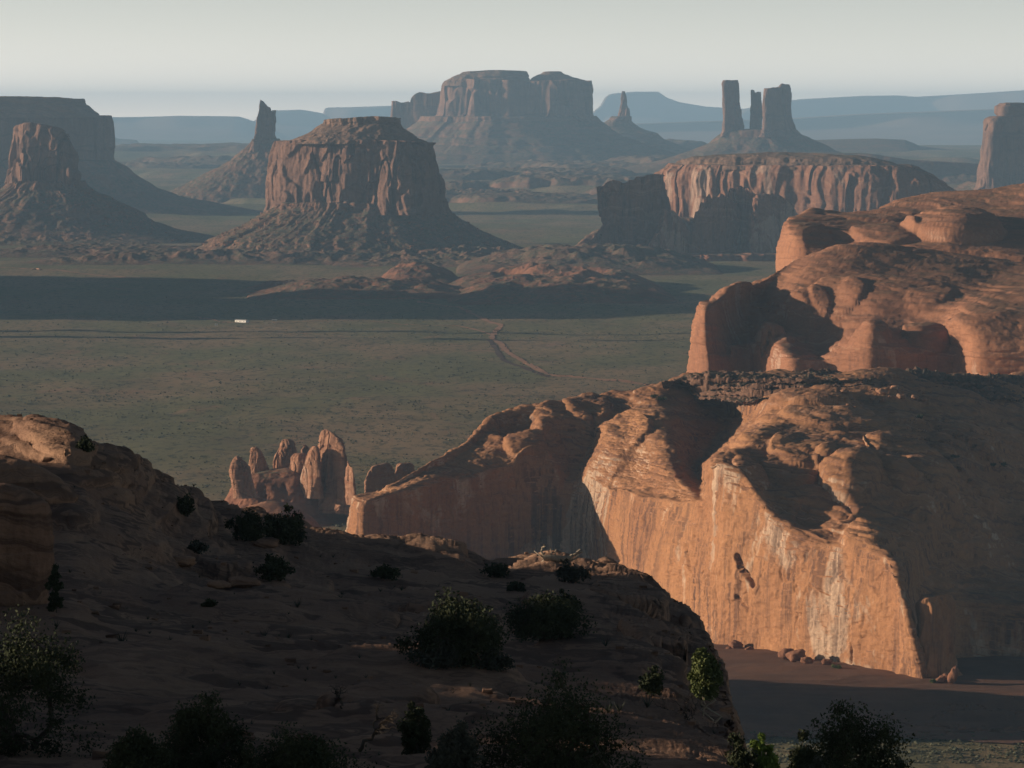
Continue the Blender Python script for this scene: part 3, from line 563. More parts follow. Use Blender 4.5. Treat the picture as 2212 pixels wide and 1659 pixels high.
# ------------------------------------------------------------------ back slickrock mesa (upper right)
DK = 3700
mk = empty('mesa', (xat(1800, DK), DK, zat(1050, DK)), 'orange slickrock mesa of rounded domes and scrubby ledges behind the streaked wall', 'mesa')
LO = [  # base, y806, face top, behind, mid slope, under ledge, lip, plateau back, down
 [(1560,1075,3950),(1560,806,3950),(1560,700,3950),(1562,662,3950),(1578,640,3960),(1602,625,3985),(1640,613,4010),(1662,607,4040),(1690,660,4200)],
 [(1478,1078,3720),(1487,806,3720),(1500,700,3725),(1514,658,3740),(1535,654,3770),(1557,636,3820),(1600,620,3880),(1638,610,3930),(1690,660,4150)],
 [(1530,1090,3630),(1530,806,3640),(1528,740,3645),(1530,672,3670),(1550,650,3720),(1590,627,3790),(1640,609,3870),(1690,587,3950),(1730,640,4150)],
 [(1620,1088,3680),(1620,806,3690),(1615,765,3725),(1612,705,3790),(1620,670,3830),(1640,640,3860),(1690,590,3910),(1740,558,4020),(1770,620,4200)],
 [(1700,1100,3550),(1700,806,3560),(1695,768,3572),(1690,742,3630),(1700,692,3740),(1710,640,3790),(1750,585,3870),(1800,538,4020),(1820,600,4220)],
 [(1790,1100,3550),(1790,806,3560),(1780,780,3572),(1770,752,3640),(1780,690,3740),(1800,622,3800),(1840,572,3880),(1880,527,4050),(1900,590,4240)],
 [(1880,1100,3510),(1880,806,3520),(1880,740,3527),(1880,712,3560),(1880,690,3680),(1890,632,3770),(1940,594,3860),(1980,533,4080),(2000,590,4260)],
 [(1970,1100,3530),(1970,806,3540),(1970,760,3546),(1965,722,3600),(1960,690,3680),(1990,642,3750),(2040,602,3850),(2080,547,4090),(2100,600,4260)],
 [(2060,1100,3545),(2060,806,3555),(2060,758,3566),(2040,716,3605),(2050,682,3660),(2090,642,3740),(2140,612,3840),(2180,562,4090),(2200,610,4260)],
 [(2115,1110,3480),(2110,806,3488),(2100,742,3496),(2072,690,3522),(2090,676,3580),(2150,642,3700),(2220,612,3820),(2280,570,4090),(2300,620,4260)],
 [(2225,1110,3470),(2220,806,3478),(2220,738,3486),(2200,682,3520),(2222,662,3600),(2262,632,3700),(2322,602,3820),(2360,570,4090),(2400,620,4260)],
 [(2420,1110,3470),(2420,806,3478),(2420,730,3486),(2420,680,3520),(2420,660,3600),(2440,630,3700),(2460,600,3820),(2480,570,4090),(2500,620,4260)],
]
V = loft(LO, 430, 640)
V = bumps(V, [(1632, 770, 3690, 30, 28, 15), (1590, 640, 3800, 30, 60, 5), (1745, 650, 3760, 24, 50, 7), (1810, 640, 3780, 30, 60, 6), (1700, 690, 3730, 26, 60, -7), (1790, 740, 3650, 40, 60, -8), (1880, 720, 3555, 20, 30, 8), (2000, 715, 3590, 24, 34, 12), (1940, 640, 3770, 60, 90, 5), (2060, 640, 3720, 50, 70, 3)])
V = terrace(V, 7, (.08, .03), .6, .16, .2 * sstep(.25, .5, gnormals(V)[..., 2]), 275, 70)
V = slick(V, (2.2, 70), (.8, 20), (.2, 4), (1.2, 6.5, .08, .03), seed=201)
V = slick(V, None, None, None, (.6, 2.4, .07, .02), seed=203)
mesh('lower_tier', V, gfaces(*V.shape[:2]), M['slickfar'], mk)
UP = [
 [(1730,680,4750),(1722,562,4750),(1718,505,4750),(1720,478,4750),(1735,468,4770),(1750,462,4800),(1765,457,4850),(1800,520,5050)],
 [(1672,680,4400),(1682,562,4400),(1687,520,4405),(1694,491,4420),(1705,476,4450),(1730,466,4520),(1765,451,4650),(1800,500,4950)],
 [(1715,680,4290),(1715,560,4300),(1715,527,4308),(1715,502,4340),(1740,482,4410),(1780,468,4500),(1850,466,4700),(1880,510,4950)],
 [(1790,680,4270),(1785,553,4280),(1780,522,4300),(1790,498,4360),(1820,482,4440),(1860,468,4540),(1892,455,4760),(1920,500,5000)],
 [(1870,680,4250),(1870,547,4262),(1862,522,4290),(1870,502,4350),(1890,487,4440),(1920,462,4570),(1945,429,4820),(1960,480,5050)],
 [(1965,680,4230),(1960,542,4240),(1960,526,4270),(1970,503,4340),(1980,482,4440),(1985,452,4580),(2000,417,4870),(2020,470,5100)],
 [(2050,680,4220),(2050,547,4230),(2050,522,4262),(2060,498,4340),(2060,472,4440),(2060,442,4580),(2070,413,4900),(2080,470,5120)],
 [(2140,680,4210),(2140,556,4220),(2130,532,4250),(2130,498,4340),(2140,472,4440),(2150,442,4580),(2140,408,4920),(2160,470,5140)],
 [(2250,680,4200),(2250,566,4210),(2240,542,4250),(2240,502,4340),(2240,472,4440),(2250,432,4580),(2220,395,4940),(2250,460,5150)],
 [(2450,680,4200),(2450,570,4210),(2440,540,4250),(2440,500,4340),(2440,460,4440),(2450,420,4580),(2420,370,4940),(2450,450,5150)],
]
V = loft(UP, 260, 420)
V = bumps(V, [(2060, 500, 4360, 60, 110, 20), (1740, 500, 4340, 34, 70, 6), (1800, 520, 4300, 34, 70, -8), (1910, 500, 4350, 40, 90, 7), (1880, 460, 4560, 60, 120, 4)])
V = terrace(V, 8, (.06, .03), .6, .16, .2 * sstep(.25, .5, gnormals(V)[..., 2]), 276, 80)
V = slick(V, (2.5, 80), (.8, 24), (.25, 5), (1.3, 7.5, .06, .03), seed=211)
V = slick(V, None, None, None, (.7, 2.8, .06, .02), seed=213)
mesh('upper_tier', V, gfaces(*V.shape[:2]), M['slickfar'], mk)
# ------------------------------------------------------------------ near mesa with the great streaked wall
mw = empty('mesa', (xat(1700, 2600), 2600, zat(1440, 2600)), 'near sandstone mesa with a tall sunlit streaked wall and smooth slickrock on top', 'mesa')
WL = [  # foot, base, mid wall, rim, shoulder, slope, upper slope, under cap, crest, back
 [(790,1230,2900),(790,1170,2900),(790,1130,2895),(795,1085,2890),(800,1075,2890),(805,1070,2895),(810,1066,2900),(815,1064,2900),(820,1064,2905),(840,1120,2990)],
 [(737,1240,2800),(741,1165,2800),(751,1122,2798),(761,1079,2798),(768,1070,2800),(780,1066,2810),(795,1065,2820),(810,1064,2835),(825,1063,2850),(855,1110,2990)],
 [(785,1250,2755),(785,1175,2758),(786,1125,2760),(790,1080,2762),(797,1071,2770),(810,1066,2790),(825,1062,2805),(840,1054,2820),(858,1040,2845),(890,1090,2990)],
 [(868,1280,2795),(870,1190,2795),(872,1120,2795),(880,1064,2800),(890,1049,2810),(900,1040,2820),(908,1030,2835),(915,1018,2850),(920,1003,2870),(955,1060,3010)],
 [(975,1320,2840),(978,1200,2840),(980,1110,2842),(988,1042,2850),(1000,1026,2858),(1005,1015,2866),(1005,1000,2880),(1000,980,2900),(994,961,2925),(1030,1020,3060)],
 [(1085,1340,2870),(1085,1210,2870),(1088,1090,2875),(1100,1007,2885),(1105,993,2892),(1100,980,2900),(1090,955,2920),(1075,927,2950),(1065,903,2975),(1100,970,3120)],
 [(1180,1350,2885),(1180,1220,2885),(1180,1090,2890),(1167,992,2902),(1165,983,2907),(1165,965,2920),(1160,935,2945),(1158,907,2975),(1159,880,3005),(1190,940,3140)],
 [(1270,1350,2860),(1268,1230,2860),(1262,1110,2865),(1256,1042,2885),(1258,1022,2895),(1262,985,2920),(1262,940,2955),(1262,900,2990),(1266,864,3030),(1290,920,3160)],
 [(1345,1400,2740),(1342,1290,2742),(1330,1150,2755),(1320,1060,2790),(1318,1040,2815),(1318,990,2870),(1312,940,2930),(1302,890,2990),(1298,855,3050),(1320,900,3170)],
 [(1402,1450,2640),(1400,1338,2642),(1392,1200,2660),(1378,1078,2700),(1368,1056,2740),(1360,1000,2830),(1355,945,2910),(1340,892,2985),(1325,847,3060),(1350,900,3180)],
 [(1508,1480,2555),(1508,1374,2560),(1508,1232,2565),(1506,1098,2592),(1490,1066,2640),(1455,1015,2735),(1440,955,2840),(1432,892,2960),(1416,838,3060),(1440,890,3190)],
 [(1530,1490,2535),(1530,1386,2540),(1530,1242,2545),(1529,1088,2572),(1520,1056,2640),(1508,1010,2830),(1540,955,2960),(1570,895,3030),(1474,813,3080),(1500,870,3200)],
 [(1562,1500,2512),(1562,1393,2516),(1560,1200,2523),(1550,1024,2545),(1540,1009,2556),(1546,992,2600),(1612,948,2715),(1668,888,2870),(1620,807,3085),(1640,870,3210)],
 [(1625,1510,2485),(1625,1406,2490),(1622,1222,2496),(1609,1038,2525),(1602,1020,2550),(1615,990,2605),(1690,946,2715),(1745,880,2865),(1745,807,3070),(1760,870,3210)],
 [(1700,1530,2450),(1700,1422,2455),(1698,1282,2460),(1688,1138,2480),(1682,1107,2510),(1695,1050,2556),(1775,970,2680),(1835,890,2825),(1855,808,3060),(1870,870,3210)],
 [(1822,1550,2400),(1822,1443,2405),(1822,1322,2409),(1820,1190,2425),(1816,1158,2450),(1830,1082,2512),(1885,990,2640),(1935,900,2785),(1965,810,3050),(1980,870,3210)],
 [(1930,1570,2360),(1930,1460,2365),(1928,1342,2368),(1915,1212,2385),(1916,1182,2412),(1945,1100,2495),(1985,1000,2640),(2035,905,2790),(2065,812,3045),(2080,870,3210)],
 [(2000,1580,2330),(1998,1472,2335),(1976,1392,2338),(1944,1264,2356),(1952,1226,2384),(1992,1130,2485),(2062,1010,2645),(2122,910,2805),(2142,815,3045),(2160,870,3210)],
 [(2036,1580,2415),(2033,1475,2420),(2013,1402,2424),(1982,1290,2430),(1998,1250,2450),(2060,1150,2530),(2130,1020,2665),(2192,915,2815),(2215,818,3045),(2230,870,3210)],
 [(2120,1590,2440),(2118,1478,2445),(2108,1402,2452),(2090,1312,2465),(2102,1270,2482),(2152,1170,2555),(2202,1030,2690),(2262,920,2825),(2285,820,3055),(2300,870,3210)],
 [(2300,1590,2440),(2300,1484,2445),(2290,1402,2452),(2270,1320,2465),(2280,1280,2482),(2300,1180,2555),(2330,1040,2690),(2360,930,2825),(2380,825,3055),(2400,870,3210)],
 [(2600,1600,2450),(2600,1490,2455),(2590,1402,2462),(2590,1330,2475),(2590,1290,2492),(2590,1190,2565),(2590,1050,2690),(2590,940,2825),(2590,830,3055),(2590,870,3210)],
]
WL = [[(px, py, D * (1 + (0, 0, 0, 0, .018, .05, .085, .10, .11, .11)[r] * (max(0, min(px, 2400) - 1780) / 420)**1.5)) for r, (px, py, D) in enumerate(c)] for c in WL]
V = loft(WL, 720, 1000)
rowk = np.linspace(0, 1, V.shape[0])[:, None] * np.ones(V.shape[1])
pxv, pyv = proj(V)
wallness = 1 - sstep(-.35, .1, gnormals(V)[..., 2] - .45)          # 1 on steep wall
V = bumps(V, [(1160, 975, 2915, 26, 40, 7), (1120, 930, 2950, 18, 30, -5), (1215, 930, 2960, 25, 45, 8), (1240, 985, 2925, 26, 36, -9), (1330, 960, 2900, 30, 60, 7), (1270, 905, 3000, 20, 40, 5), (1390, 1000, 2800, 28, 50, -5), (1400, 905, 2950, 30, 50, 4), (1440, 860, 3020, 30, 45, 4), (1620, 1040, 2560, 12, 30, 5), (1710, 1040, 2590, 22, 40, 7), (1650, 960, 2700, 25, 60, 6), (1835, 1050, 2560, 20, 50, 9), (1780, 1110, 2500, 22, 30, -6), (1880, 1165, 2440, 20, 30, 6), (2000, 1060, 2590, 30, 60, 7), (1750, 870, 2890, 40, 50, 8), (2100, 880, 2880, 40, 50, 6)])
V = bumps(V, [(1860, 1050, 2590, 34, 80, 8), (1730, 1010, 2640, 24, 60, 8), (1900, 1165, 2440, 26, 40, 4), (1960, 1000, 2700, 30, 80, 6), (2080, 1080, 2640, 40, 70, 6), (1800, 930, 2820, 40, 60, 6), (2150, 980, 2800, 50, 80, 7)])
pxv = proj(V)[0]; nw = 1 - wallness
V = V + gnormals(V) * (nw * sstep(1690, 1880, pxv) * (4.2 * fbm(V, (75, 90, 60), 3, 271) + 1.6))[..., None]
V = terrace(V, 5.5, (.16, .06), .6, .16, nw * (.1 + .24 * sstep(1650, 1900, pxv)), 273, 60)
V = slick(V, (2.4, 50), (1.3, 15), (.22, 2.6), (.8, 4.6, .16, .06), seed=221, mask=1 - .75 * wallness)
V = slick(V, None, None, None, (.45, 1.7, .13, .05), seed=223, mask=1 - wallness)
V = facewall(V, mask=wallness)
def groove(V, pts, r, d):
    N = gnormals(V)
    for (a_, b_) in zip(pts[:-1], pts[1:]):
        a_, b_ = hit(V, *a_), hit(V, *b_); u = b_ - a_; tt_ = np.clip(((V - a_) @ u) / (u @ u), 0, 1); q = np.linalg.norm(V - a_ - tt_[..., None] * u, axis=-1)
        V = V - N * (d * (1 - sstep(r * .45, r, q)))[..., None]
    return V
def hit(V, px, py):
    """nearest surface point seen at a pixel"""
    qx, qy = proj(V); d = np.hypot(qx - px, qy - py); k = d < max(4.0, d.min() * 1.5)
    yy = np.where(k, V[..., 1], 1e9); i = np.unravel_index(np.argmin(yy), yy.shape); return V[i]
V = groove(V, [(1588, 1202), (1600, 1222), (1612, 1240), (1624, 1262)], 3.0, 4.5)
V = groove(V, [(1478, 1180), (1484, 1225)], 2.2, 1.6); V = groove(V, [(1832, 1390), (1836, 1432)], 1.6, 2.0)
V = groove(V, [(1746, 1262), (1790, 1280)], 1.3, 1.2); V = groove(V, [(1590, 1290), (1612, 1312)], 1.8, 1.6)
# caprock terraces along the crest
pxv, pyv = proj(V)
mesh('sandstone_body', V, gfaces(*V.shape[:2]), M['wall'], mw)
VW = V
# broken caprock bench along the crest
cc = np.array([[col[7], col[8]] for col in WL]); xs = np.linspace(1436, 2420, 60)
sel = [k for k in range(len(WL)) if WL[k][8][0] >= 1400]; sel.sort(key=lambda k: WL[k][8][0])
cx8 = np.array([WL[k][8][0] for k in sel]); y8 = np.interp(xs, cx8, [WL[k][8][1] for k in sel]); D8 = np.interp(xs, cx8, [WL[k][8][2] for k in sel])
y7 = np.interp(xs, cx8, [WL[k][7][1] for k in sel]); D7 = np.interp(xs, cx8, [WL[k][7][2] for k in sel])
C_ = []
for x, a8, d8, a7, d7 in zip(xs, y8, D8, y7, D7):
    e_ = np.clip((x - 1436) / 60, .25, 1); col = []
    for dy, push in ((52, 10), (44, 12), (41, -8), (32, -6), (29, -30), (18, -28), (15, -58), (3, -54), (-1, -40), (-1, 30), (40, 120)):
        t_ = dy * e_ / max(a7 - a8, 1); col.append((x, a8 + dy * e_, d8 - (d8 - d7) * t_ - 14 + push * .55))
    C_.append(col)
CV = loft(C_, 150, 700)
CV = slick(CV, (3.0, 40), (2.2, 11), (1.2, 4), (1.0, 2.6, .0, .0), seed=261)
mesh('caprock', CV, gfaces(*CV.shape[:2]), M['rubble'], mw)
body('buttress', [(1510, 1975, 2085), (1474, 1978, 2072), (1440, 1982, 2062), (1400, 1986, 2056), (1360, 1992, 2054), (1330, 1994, 2052), (1312, 1996, 2046), (1296, 2002, 2042), (1286, 2008, 2036)], 2352, .9, M['wall'], mw, flute=(4, 14, 5), rough=(2.5, 6), seed=231, nth=360)
# ------------------------------------------------------------------ cluster of spires by the wall
hill('hills', [(1150, 380, 900), (1112, 415, 840), (1097, 440, 775), (1071, 470, 748), (1048, 487, 730), (1030, 500, 715), (1016, 540, 690)], 3430, .8, M['red'], top=[(400, 1110), (470, 1060), (500, 1046), (530, 1028), (560, 1019), (600, 1016), (640, 1013), (680, 1030), (720, 1050), (800, 1100)], flute=(5, 25, 2.5), rough=(2, 8), seed=241, nth=420)
def spire(label, rows, D, seed, dr=.8, fl=(2.4, 13, 7), top=None, e=2.5, skew=-.15):
    body('rock_spire', rows, D, dr, M['slick'], None, top, flute=fl, rough=(1.0, 6), ledge=(.5, 4), seed=seed, label=label, cat='rock spire', nth=300, nt=110, e=e, skew=skew, capbump=.8)
spire('stubby round headed rock pillar on a narrow foot, leftmost of the spire cluster', [(1075, 506, 560), (1062, 508, 552), (1045, 504, 548), (1025, 500, 544), (1008, 498, 541), (996, 499, 539), (988, 504, 533), (984.5, 510, 524)], 3380, 242, top=[(498, 1000), (503, 988), (512, 984.5), (522, 987), (534, 994), (542, 1003)])
spire('thin upright rock slab with a lit edge, second from left in the spire cluster', [(1040, 536, 584), (1015, 538, 579), (990, 539, 573), (975, 540.5, 567), (967, 543, 560), (964.5, 548, 554)], 3440, 243, top=[(540, 974), (544, 966), (552, 964.5), (560, 968), (568, 974), (575, 990)])
spire('double lobed reddish rock knob in the middle of the spire cluster', [(1030, 586, 646), (1013, 590, 643), (985, 590, 642), (968, 594, 640), (956, 603, 634), (949, 612, 626)], 3480, 244, fl=(3, 13, 6), top=[(588, 985), (593, 968), (600, 960), (610, 951), (620, 949), (630, 953), (638, 965), (644, 985)])
spire('small dark rounded rock peeking out behind the spire cluster', [(1020, 643, 676), (990, 646, 672), (972, 648, 669), (964, 653, 664), (961, 657, 660)], 3500, 245)
spire('low orange rounded rock below the small dark one in the spire cluster', [(1035, 630, 668), (1015, 634, 662), (995, 635, 660), (985, 639, 657), (980, 645, 652)], 3420, 246, skew=.5)
spire('leaning pointed rock blade with a pale lit face, left of the tallest spire', [(1075, 652, 694), (1059, 656, 691), (1030, 657, 690), (1005, 660, 689), (985, 665, 688), (970, 672, 686), (963, 678, 683)], 3390, 247, skew=1.0)
spire('tallest rock spire of the cluster, broad and orange with a shaded right side', [(1105, 660, 782), (1085, 672, 772), (1050, 682, 766), (1010, 685, 759), (985, 686, 752), (965, 687, 746), (948, 690, 741), (938, 693, 734), (931, 696, 720), (928.5, 700, 710)], 3400, 248, fl=(3.4, 16, 7), e=3.0, skew=.75, top=[(690, 940), (695, 931), (703, 928), (712, 929), (724, 932), (738, 939), (745, 958), (760, 1000)])
spire('narrow rock blade with a pale lit side, right of the tallest spire', [(1090, 742, 780), (1075, 741, 775), (1050, 740, 770), (1025, 741, 768.5), (1010, 743, 766), (1000, 747, 758), (997, 750, 754)], 3360, 249, skew=.9)
spire('big dark shaded dome of rock standing alone right of the spire cluster', [(1090, 780, 858), (1063, 788, 853), (1035, 789, 852), (1018, 795, 849), (1008, 803, 843), (1002, 815, 835)], 3250, 250, fl=(2, 20, 4), skew=-1.3)
spire('dark rounded rock touching the shaded dome, partly hidden by the near mesa', [(1080, 848, 902), (1055, 850, 898), (1025, 852, 893), (1008, 856, 888), (1000, 866, 880)], 3290, 251, fl=(2, 18, 4), skew=-1.3)
# ------------------------------------------------------------------ ground details by the wall
def blob(r, seed, sq=(1, .85, .7), n=26, m=18, rough=.28):
    u = np.linspace(0, 2 * pi, n, endpoint=False); v = np.linspace(0.02, pi - .02, m); U, Vv = np.meshgrid(u, v)
    d = np.stack([np.sin(Vv) * np.cos(U), np.sin(Vv) * np.sin(U), np.cos(Vv)], -1)
    d = np.sign(d) * np.abs(d)**.8
    k = 1 + rough * fbm(d + seed * 3.1, .9, 3, seed)
    k = k - .12 * (np.abs(vn(d[..., 0] * 1.7 + seed, d[..., 1] * 1.7, d[..., 2] * 1.7, seed)))
    return d * k[..., None] * r * np.array(sq), gfaces(m, n, True)
def boulder(p, r, seed, label, group=None, mat='boulder', sq=(1, .85, .7), rot=0., sink=.25, rough=.28, sub=1, cat='boulder'):
    V, f = blob(r, seed, sq, int(26 * sub), int(18 * sub), rough); c, s = cos(rot), sin(rot)
    V = np.stack([V[..., 0] * c - V[..., 2] * s, V[..., 1], V[..., 0] * s + V[..., 2] * c], -1)
    zb = V[..., 2].min(); V[..., 2] -= zb * (1 - sink * .8)
    o = mesh('boulder', V + np.array(p), f, M[mat], loc=p); tag(o, label, cat, group); return o
sz = lambda x, y: gz(x, y) + 11.5 * sstep(2200, 2335, y) - 3.5 * sstep(2400, 2560, y)
def Sp(px, py):
    p = Gp(px, py)
    for _ in range(5):
        D = (CZ - sz(p[0], p[1]) - 1.) * F / (py - HORIZON); p = np.array([(px - W / 2) / F * D, D, 0.]); p[2] = float(sz(p[0], p[1])) + .8
    return p
V = loft([[(1400 + k * 170, y, D) for (y, D) in ((1352 + k * 22, 2650 - 34 * k), (1395 + k * 17, 2560 - 30 * k), (1420 + k * 14, 2490 - 24 * k), (1480 + k * 8, 2400 - 12 * k), (1540 + 4 * k, 2310), (1580 + 2 * k, 2235), (1600, 2190))] for k in range(-1, 7)], 240, 420)
wv = np.linspace(0, 1, V.shape[0])[:, None]; V[..., 1] += sstep(.72, 1, wv) * (34 * fbm(V, (70, 1e5, 1), 4, 72) - 10)
V[..., 2] = sz(V[..., 0], V[..., 1]) + .35 + 9 * np.exp(-((V[..., 1] - (2560 - .62 * (V[..., 0] - 110))) / 60)**2) * sstep(2200, 2400, V[..., 1]) * 0
V[..., 2] += 1.3 * fbm(V, (120, 26, 1), 3, 71) * sstep(2190, 2260, V[..., 1]) * (1 - sstep(2560, 2620, V[..., 1])) + .5
o = mesh('sand', V, gfaces(*V.shape[:2]), M['sand']); tag(o, kind='structure')
for i, (px, py, r, lab) in enumerate([(1594, 1402, 2.4, 'lone two toned boulder, leftmost big one at the foot of the streaked wall'), (1578, 1404, 1.0, 'small round rock just left of the lone boulder at the wall foot'), (1620, 1408, 1.6, 'small squarish rock right of the lone boulder at the wall foot'),
        (1655, 1397, 3.2, 'wedge shaped dark block leaning against the foot of the streaked wall'), (1705, 1424, 3.2, 'jagged red block beside the dark bush at the wall foot'), (1725, 1428, 3.4, 'long broken slab right of the jagged red block at the wall foot'), (1748, 1433, 2.2, 'low broken slab near the rounded bush at the wall foot'), (1790, 1436, 1.8, 'small pale rock left of the rounded bush at the wall foot'),
        (2040, 1474, 1.6, 'small round boulder below the dark corner of the streaked wall'), (2052, 1472, 2.0, 'round boulder beside the leaning rock at the wall corner')]):
    boulder(Sp(px, py + 5), r * 1.5, 300 + i, lab, 'boulders at the foot of the wall', sq=(1.2, .9, .75), rot=.2 * (i % 3 - 1))
boulder(Sp(2066, 1482), 3.6, 320, 'tall leaning slab of rock standing at the dark corner of the streaked wall', sq=(.75, .7, 1.5), rot=-.25, sink=.15)
p = hit(VW, 1468, 1030); boulder(p, 2.6, 321, 'balanced flat rock perched on the slickrock shoulder above the lit wall', sq=(1.3, 1, .6), sink=.1)
r_ = np.random.default_rng(11)
spots = [(1815 + 200 * a, 838 + 40 * b) for a, b in r_.random((26, 2))]
for i, (px, py) in enumerate(spots):
    boulder(hit(VW, px, py), .9 + 2.4 * r_.random()**2, 330 + i, 'broken caprock boulder among the rubble strewn along the flat crest of the near mesa', 'rubble on the mesa crest', sq=(1.2, 1, .7), rot=.4 * (r_.random() - .5), mat='slick')
hill('hills', [(1150, 455, 700), (1118, 490, 668), (1103, 508, 645), (1095, 535, 630), (1088, 560, 612), (1085, 572, 602)], 2900, .9, M['slickfar'], flute=(1.5, 25, 2), rough=(.8, 8), seed=252, nth=260, dome=.5)
# shoulder of the viewer's own mesa, out of sight below the near rocks: it shades the sand flat
hill('hills', [(1900, 300, 1420), (1560, 420, 1350), (1440, 520, 1300), (1340, 600, 1262), (1280, 690, 1205)], 2262, .75, M['red'], flute=(4, 40, 3), seed=253)

def rocks(name, parent, n, rmin, rmax, mat, seed):
    """loose blocks lying on a rubble slope, too many to count"""
    t = [o for o in parent.children if o.name.startswith('talus')][0]; me = t.data; co = np.empty(len(me.vertices) * 3, np.float32); me.vertices.foreach_get('co', co)
    co = co.reshape(-1, 3) + np.array(parent.location); rg = np.random.default_rng(seed); co = co[(co[:, 1] < parent.location[1]) & (co[:, 2] > 8)]; p = co[rg.choice(len(co), n, replace=False)]
    u = np.array([(x, y, z) for x in (-1, 1) for y in (-1, 1) for z in (-1, 1)], float); r = rmin + (rmax - rmin) * rg.random(n)**4
    V = p[:, None] + u[None] * rg.uniform(.5, 1, (n, 8, 3)) * r[:, None, None] * np.array([1, .9, .8])
    f = np.array([(0, 1, 3, 2), (4, 6, 7, 5), (0, 4, 5, 1), (2, 3, 7, 6), (0, 2, 6, 4), (1, 5, 7, 3)])
    o = mesh(name, V, (f[None] + 8 * np.arange(n)[:, None, None]).reshape(-1, 4), mat, smooth=False); tag(o, kind='stuff')
for o in [o for o in bpy.data.objects if o.type == 'EMPTY' and o.get('category') == 'butte']: rocks('fallen_blocks', o, 900, 1.2, 5.5, M['boulder'], 5)
# ------------------------------------------------------------------ foreground rock shelf
CREST = [(-420,925,300),(-200,922,280),(0,917,270),(77,916,263),(147,934,258),(203,967,257),(266,986,263),(297,1004,270),(341,1046,275),(381,1060,278),(420,1074,282),(441,1088,284),(490,1112,292),(560,1128,302),(620,1140,308),(665,1158,312),(728,1168,318),(774,1175,322),(858,1187,330),(895,1182,334),(983,1186,338),(1006,1200,338),(1049,1221,336),(1097,1227,330),(1130,1217,328),(1196,1210,326),(1280,1237,315),(1331,1237,306),(1379,1262,298),(1427,1299,288),(1452,1333,276),(1489,1352,262),(1518,1387,250),(1537,1430,235),(1566,1499,205),(1578,1577,180),(1588,1659,150),(1625,1790,112),(1800,1800,119),(2050,1810,116),(2400,1820,112)]
KEY = {-420: [(1720,105),(1490,140),(1340,175),(1220,205),(1085,238)], 150: [(1720,105),(1490,140),(1340,175),(1222,205),(1090,238)], 300: [(1720,105),(1500,140),(1370,175),(1270,205),(1140,245)],
 450: [(1720,105),(1500,140),(1390,175),(1300,210),(1200,250)], 730: [(1720,105),(1510,140),(1410,175),(1330,215),(1255,262)], 1000: [(1720,105),(1520,140),(1440,170),(1370,205),(1280,262)],
 1300: [(1720,105),(1560,140),(1480,170),(1410,200),(1320,250)], 1450: [(1730,105),(1600,135),(1530,160),(1470,190),(1400,235)], 1520: [(1740,105),(1640,130),(1590,150),(1540,175),(1460,215)],
 1570: [(1750,105),(1690,120),(1650,135),(1600,155),(1545,180)], 1590: [(1760,105),(1740,112),(1720,118),(1700,125),(1685,135)], 1625: [(1930,90),(1905,94),(1880,98),(1855,102),(1825,106)], 1800: [(2020,80),(1980,88),(1940,96),(1890,104),(1850,112)], 2400: [(2020,80),(1980,88),(1940,96),(1890,104),(1860,108)]}
kx = np.array(sorted(KEY)); kv = np.array([KEY[k] for k in kx], float)
ctrl = []
for (x, y, D) in CREST:
    mid = [(x, np.interp(x, kx, kv[:, i, 0]), np.interp(x, kx, kv[:, i, 1])) for i in range(5)]
    near = (x, mid[0][1] + 260, mid[0][2] * .78)
    ctrl.append([near] + mid + [(x, y + (mid[4][1] - y) * .22, D - (D - mid[4][2]) * .3), (x, y, D), (x + 6, y + 60, D + 14), (x + 14, y + 700, D + 40)])
VF = loft(ctrl, 640, 960)
VF = bumps(VF, [(1400, 1290, 268, 4.2, 12, .9), (1440, 1400, 222, 3.2, 10, 1.3), (1330, 1420, 190, 4, 12, 1.1), (900, 1470, 155, 4.5, 10, .9), (620, 1330, 205, 7, 14, .9), (350, 1450, 150, 3.5, 9, .8), (560, 1210, 240, 5, 10, .8), (250, 1120, 235, 5, 12, 1.0), (920, 1215, 322, 5, 10, .5), (1060, 1300, 250, 3, 16, -.8), (780, 1560, 132, 3, 6, .5), (950, 1330, 230, 5, 12, .8)])
tm = .3 + .7 * sstep(250, 600, proj(VF)[0])
VF = terrace(VF, 1.5, (.09, .0), .5, .13, .9 * tm, 405, 22)
VF = terrace(VF, .42, (.07, -.006), .35, .2, .8 * tm, 409, 14)
VF = slick(VF, (.3, 24), (.2, 5), (.04, .8), (.3, 1.1, .10, .0), seed=401)
VF = slick(VF, None, (.05, 1.6), (.02, .35), (.08, .38, .04, -.01), seed=431)
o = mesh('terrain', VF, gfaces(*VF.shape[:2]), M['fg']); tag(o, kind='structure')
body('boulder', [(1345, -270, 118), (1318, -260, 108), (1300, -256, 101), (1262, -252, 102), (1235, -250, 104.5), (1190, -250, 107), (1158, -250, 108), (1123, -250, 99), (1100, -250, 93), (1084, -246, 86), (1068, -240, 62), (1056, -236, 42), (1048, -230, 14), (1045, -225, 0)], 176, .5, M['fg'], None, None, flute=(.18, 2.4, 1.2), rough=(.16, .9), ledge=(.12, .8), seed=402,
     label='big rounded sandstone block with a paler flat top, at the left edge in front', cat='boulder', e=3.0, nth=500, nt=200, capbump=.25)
hill('terrain', [(1120, -330, 176), (1085, -330, 168), (1068, -325, 164), (1050, -320, 152), (1030, -310, 124), (1008, -300, 82), (995, -295, 40), (988, -292, 12)], 233, .42, M['fg'], flute=(.25, 3.5, 1.0), rough=(.2, 1.2), ledge=(.25, 1.0), seed=403, nth=400, nt=140, capbump=.3)
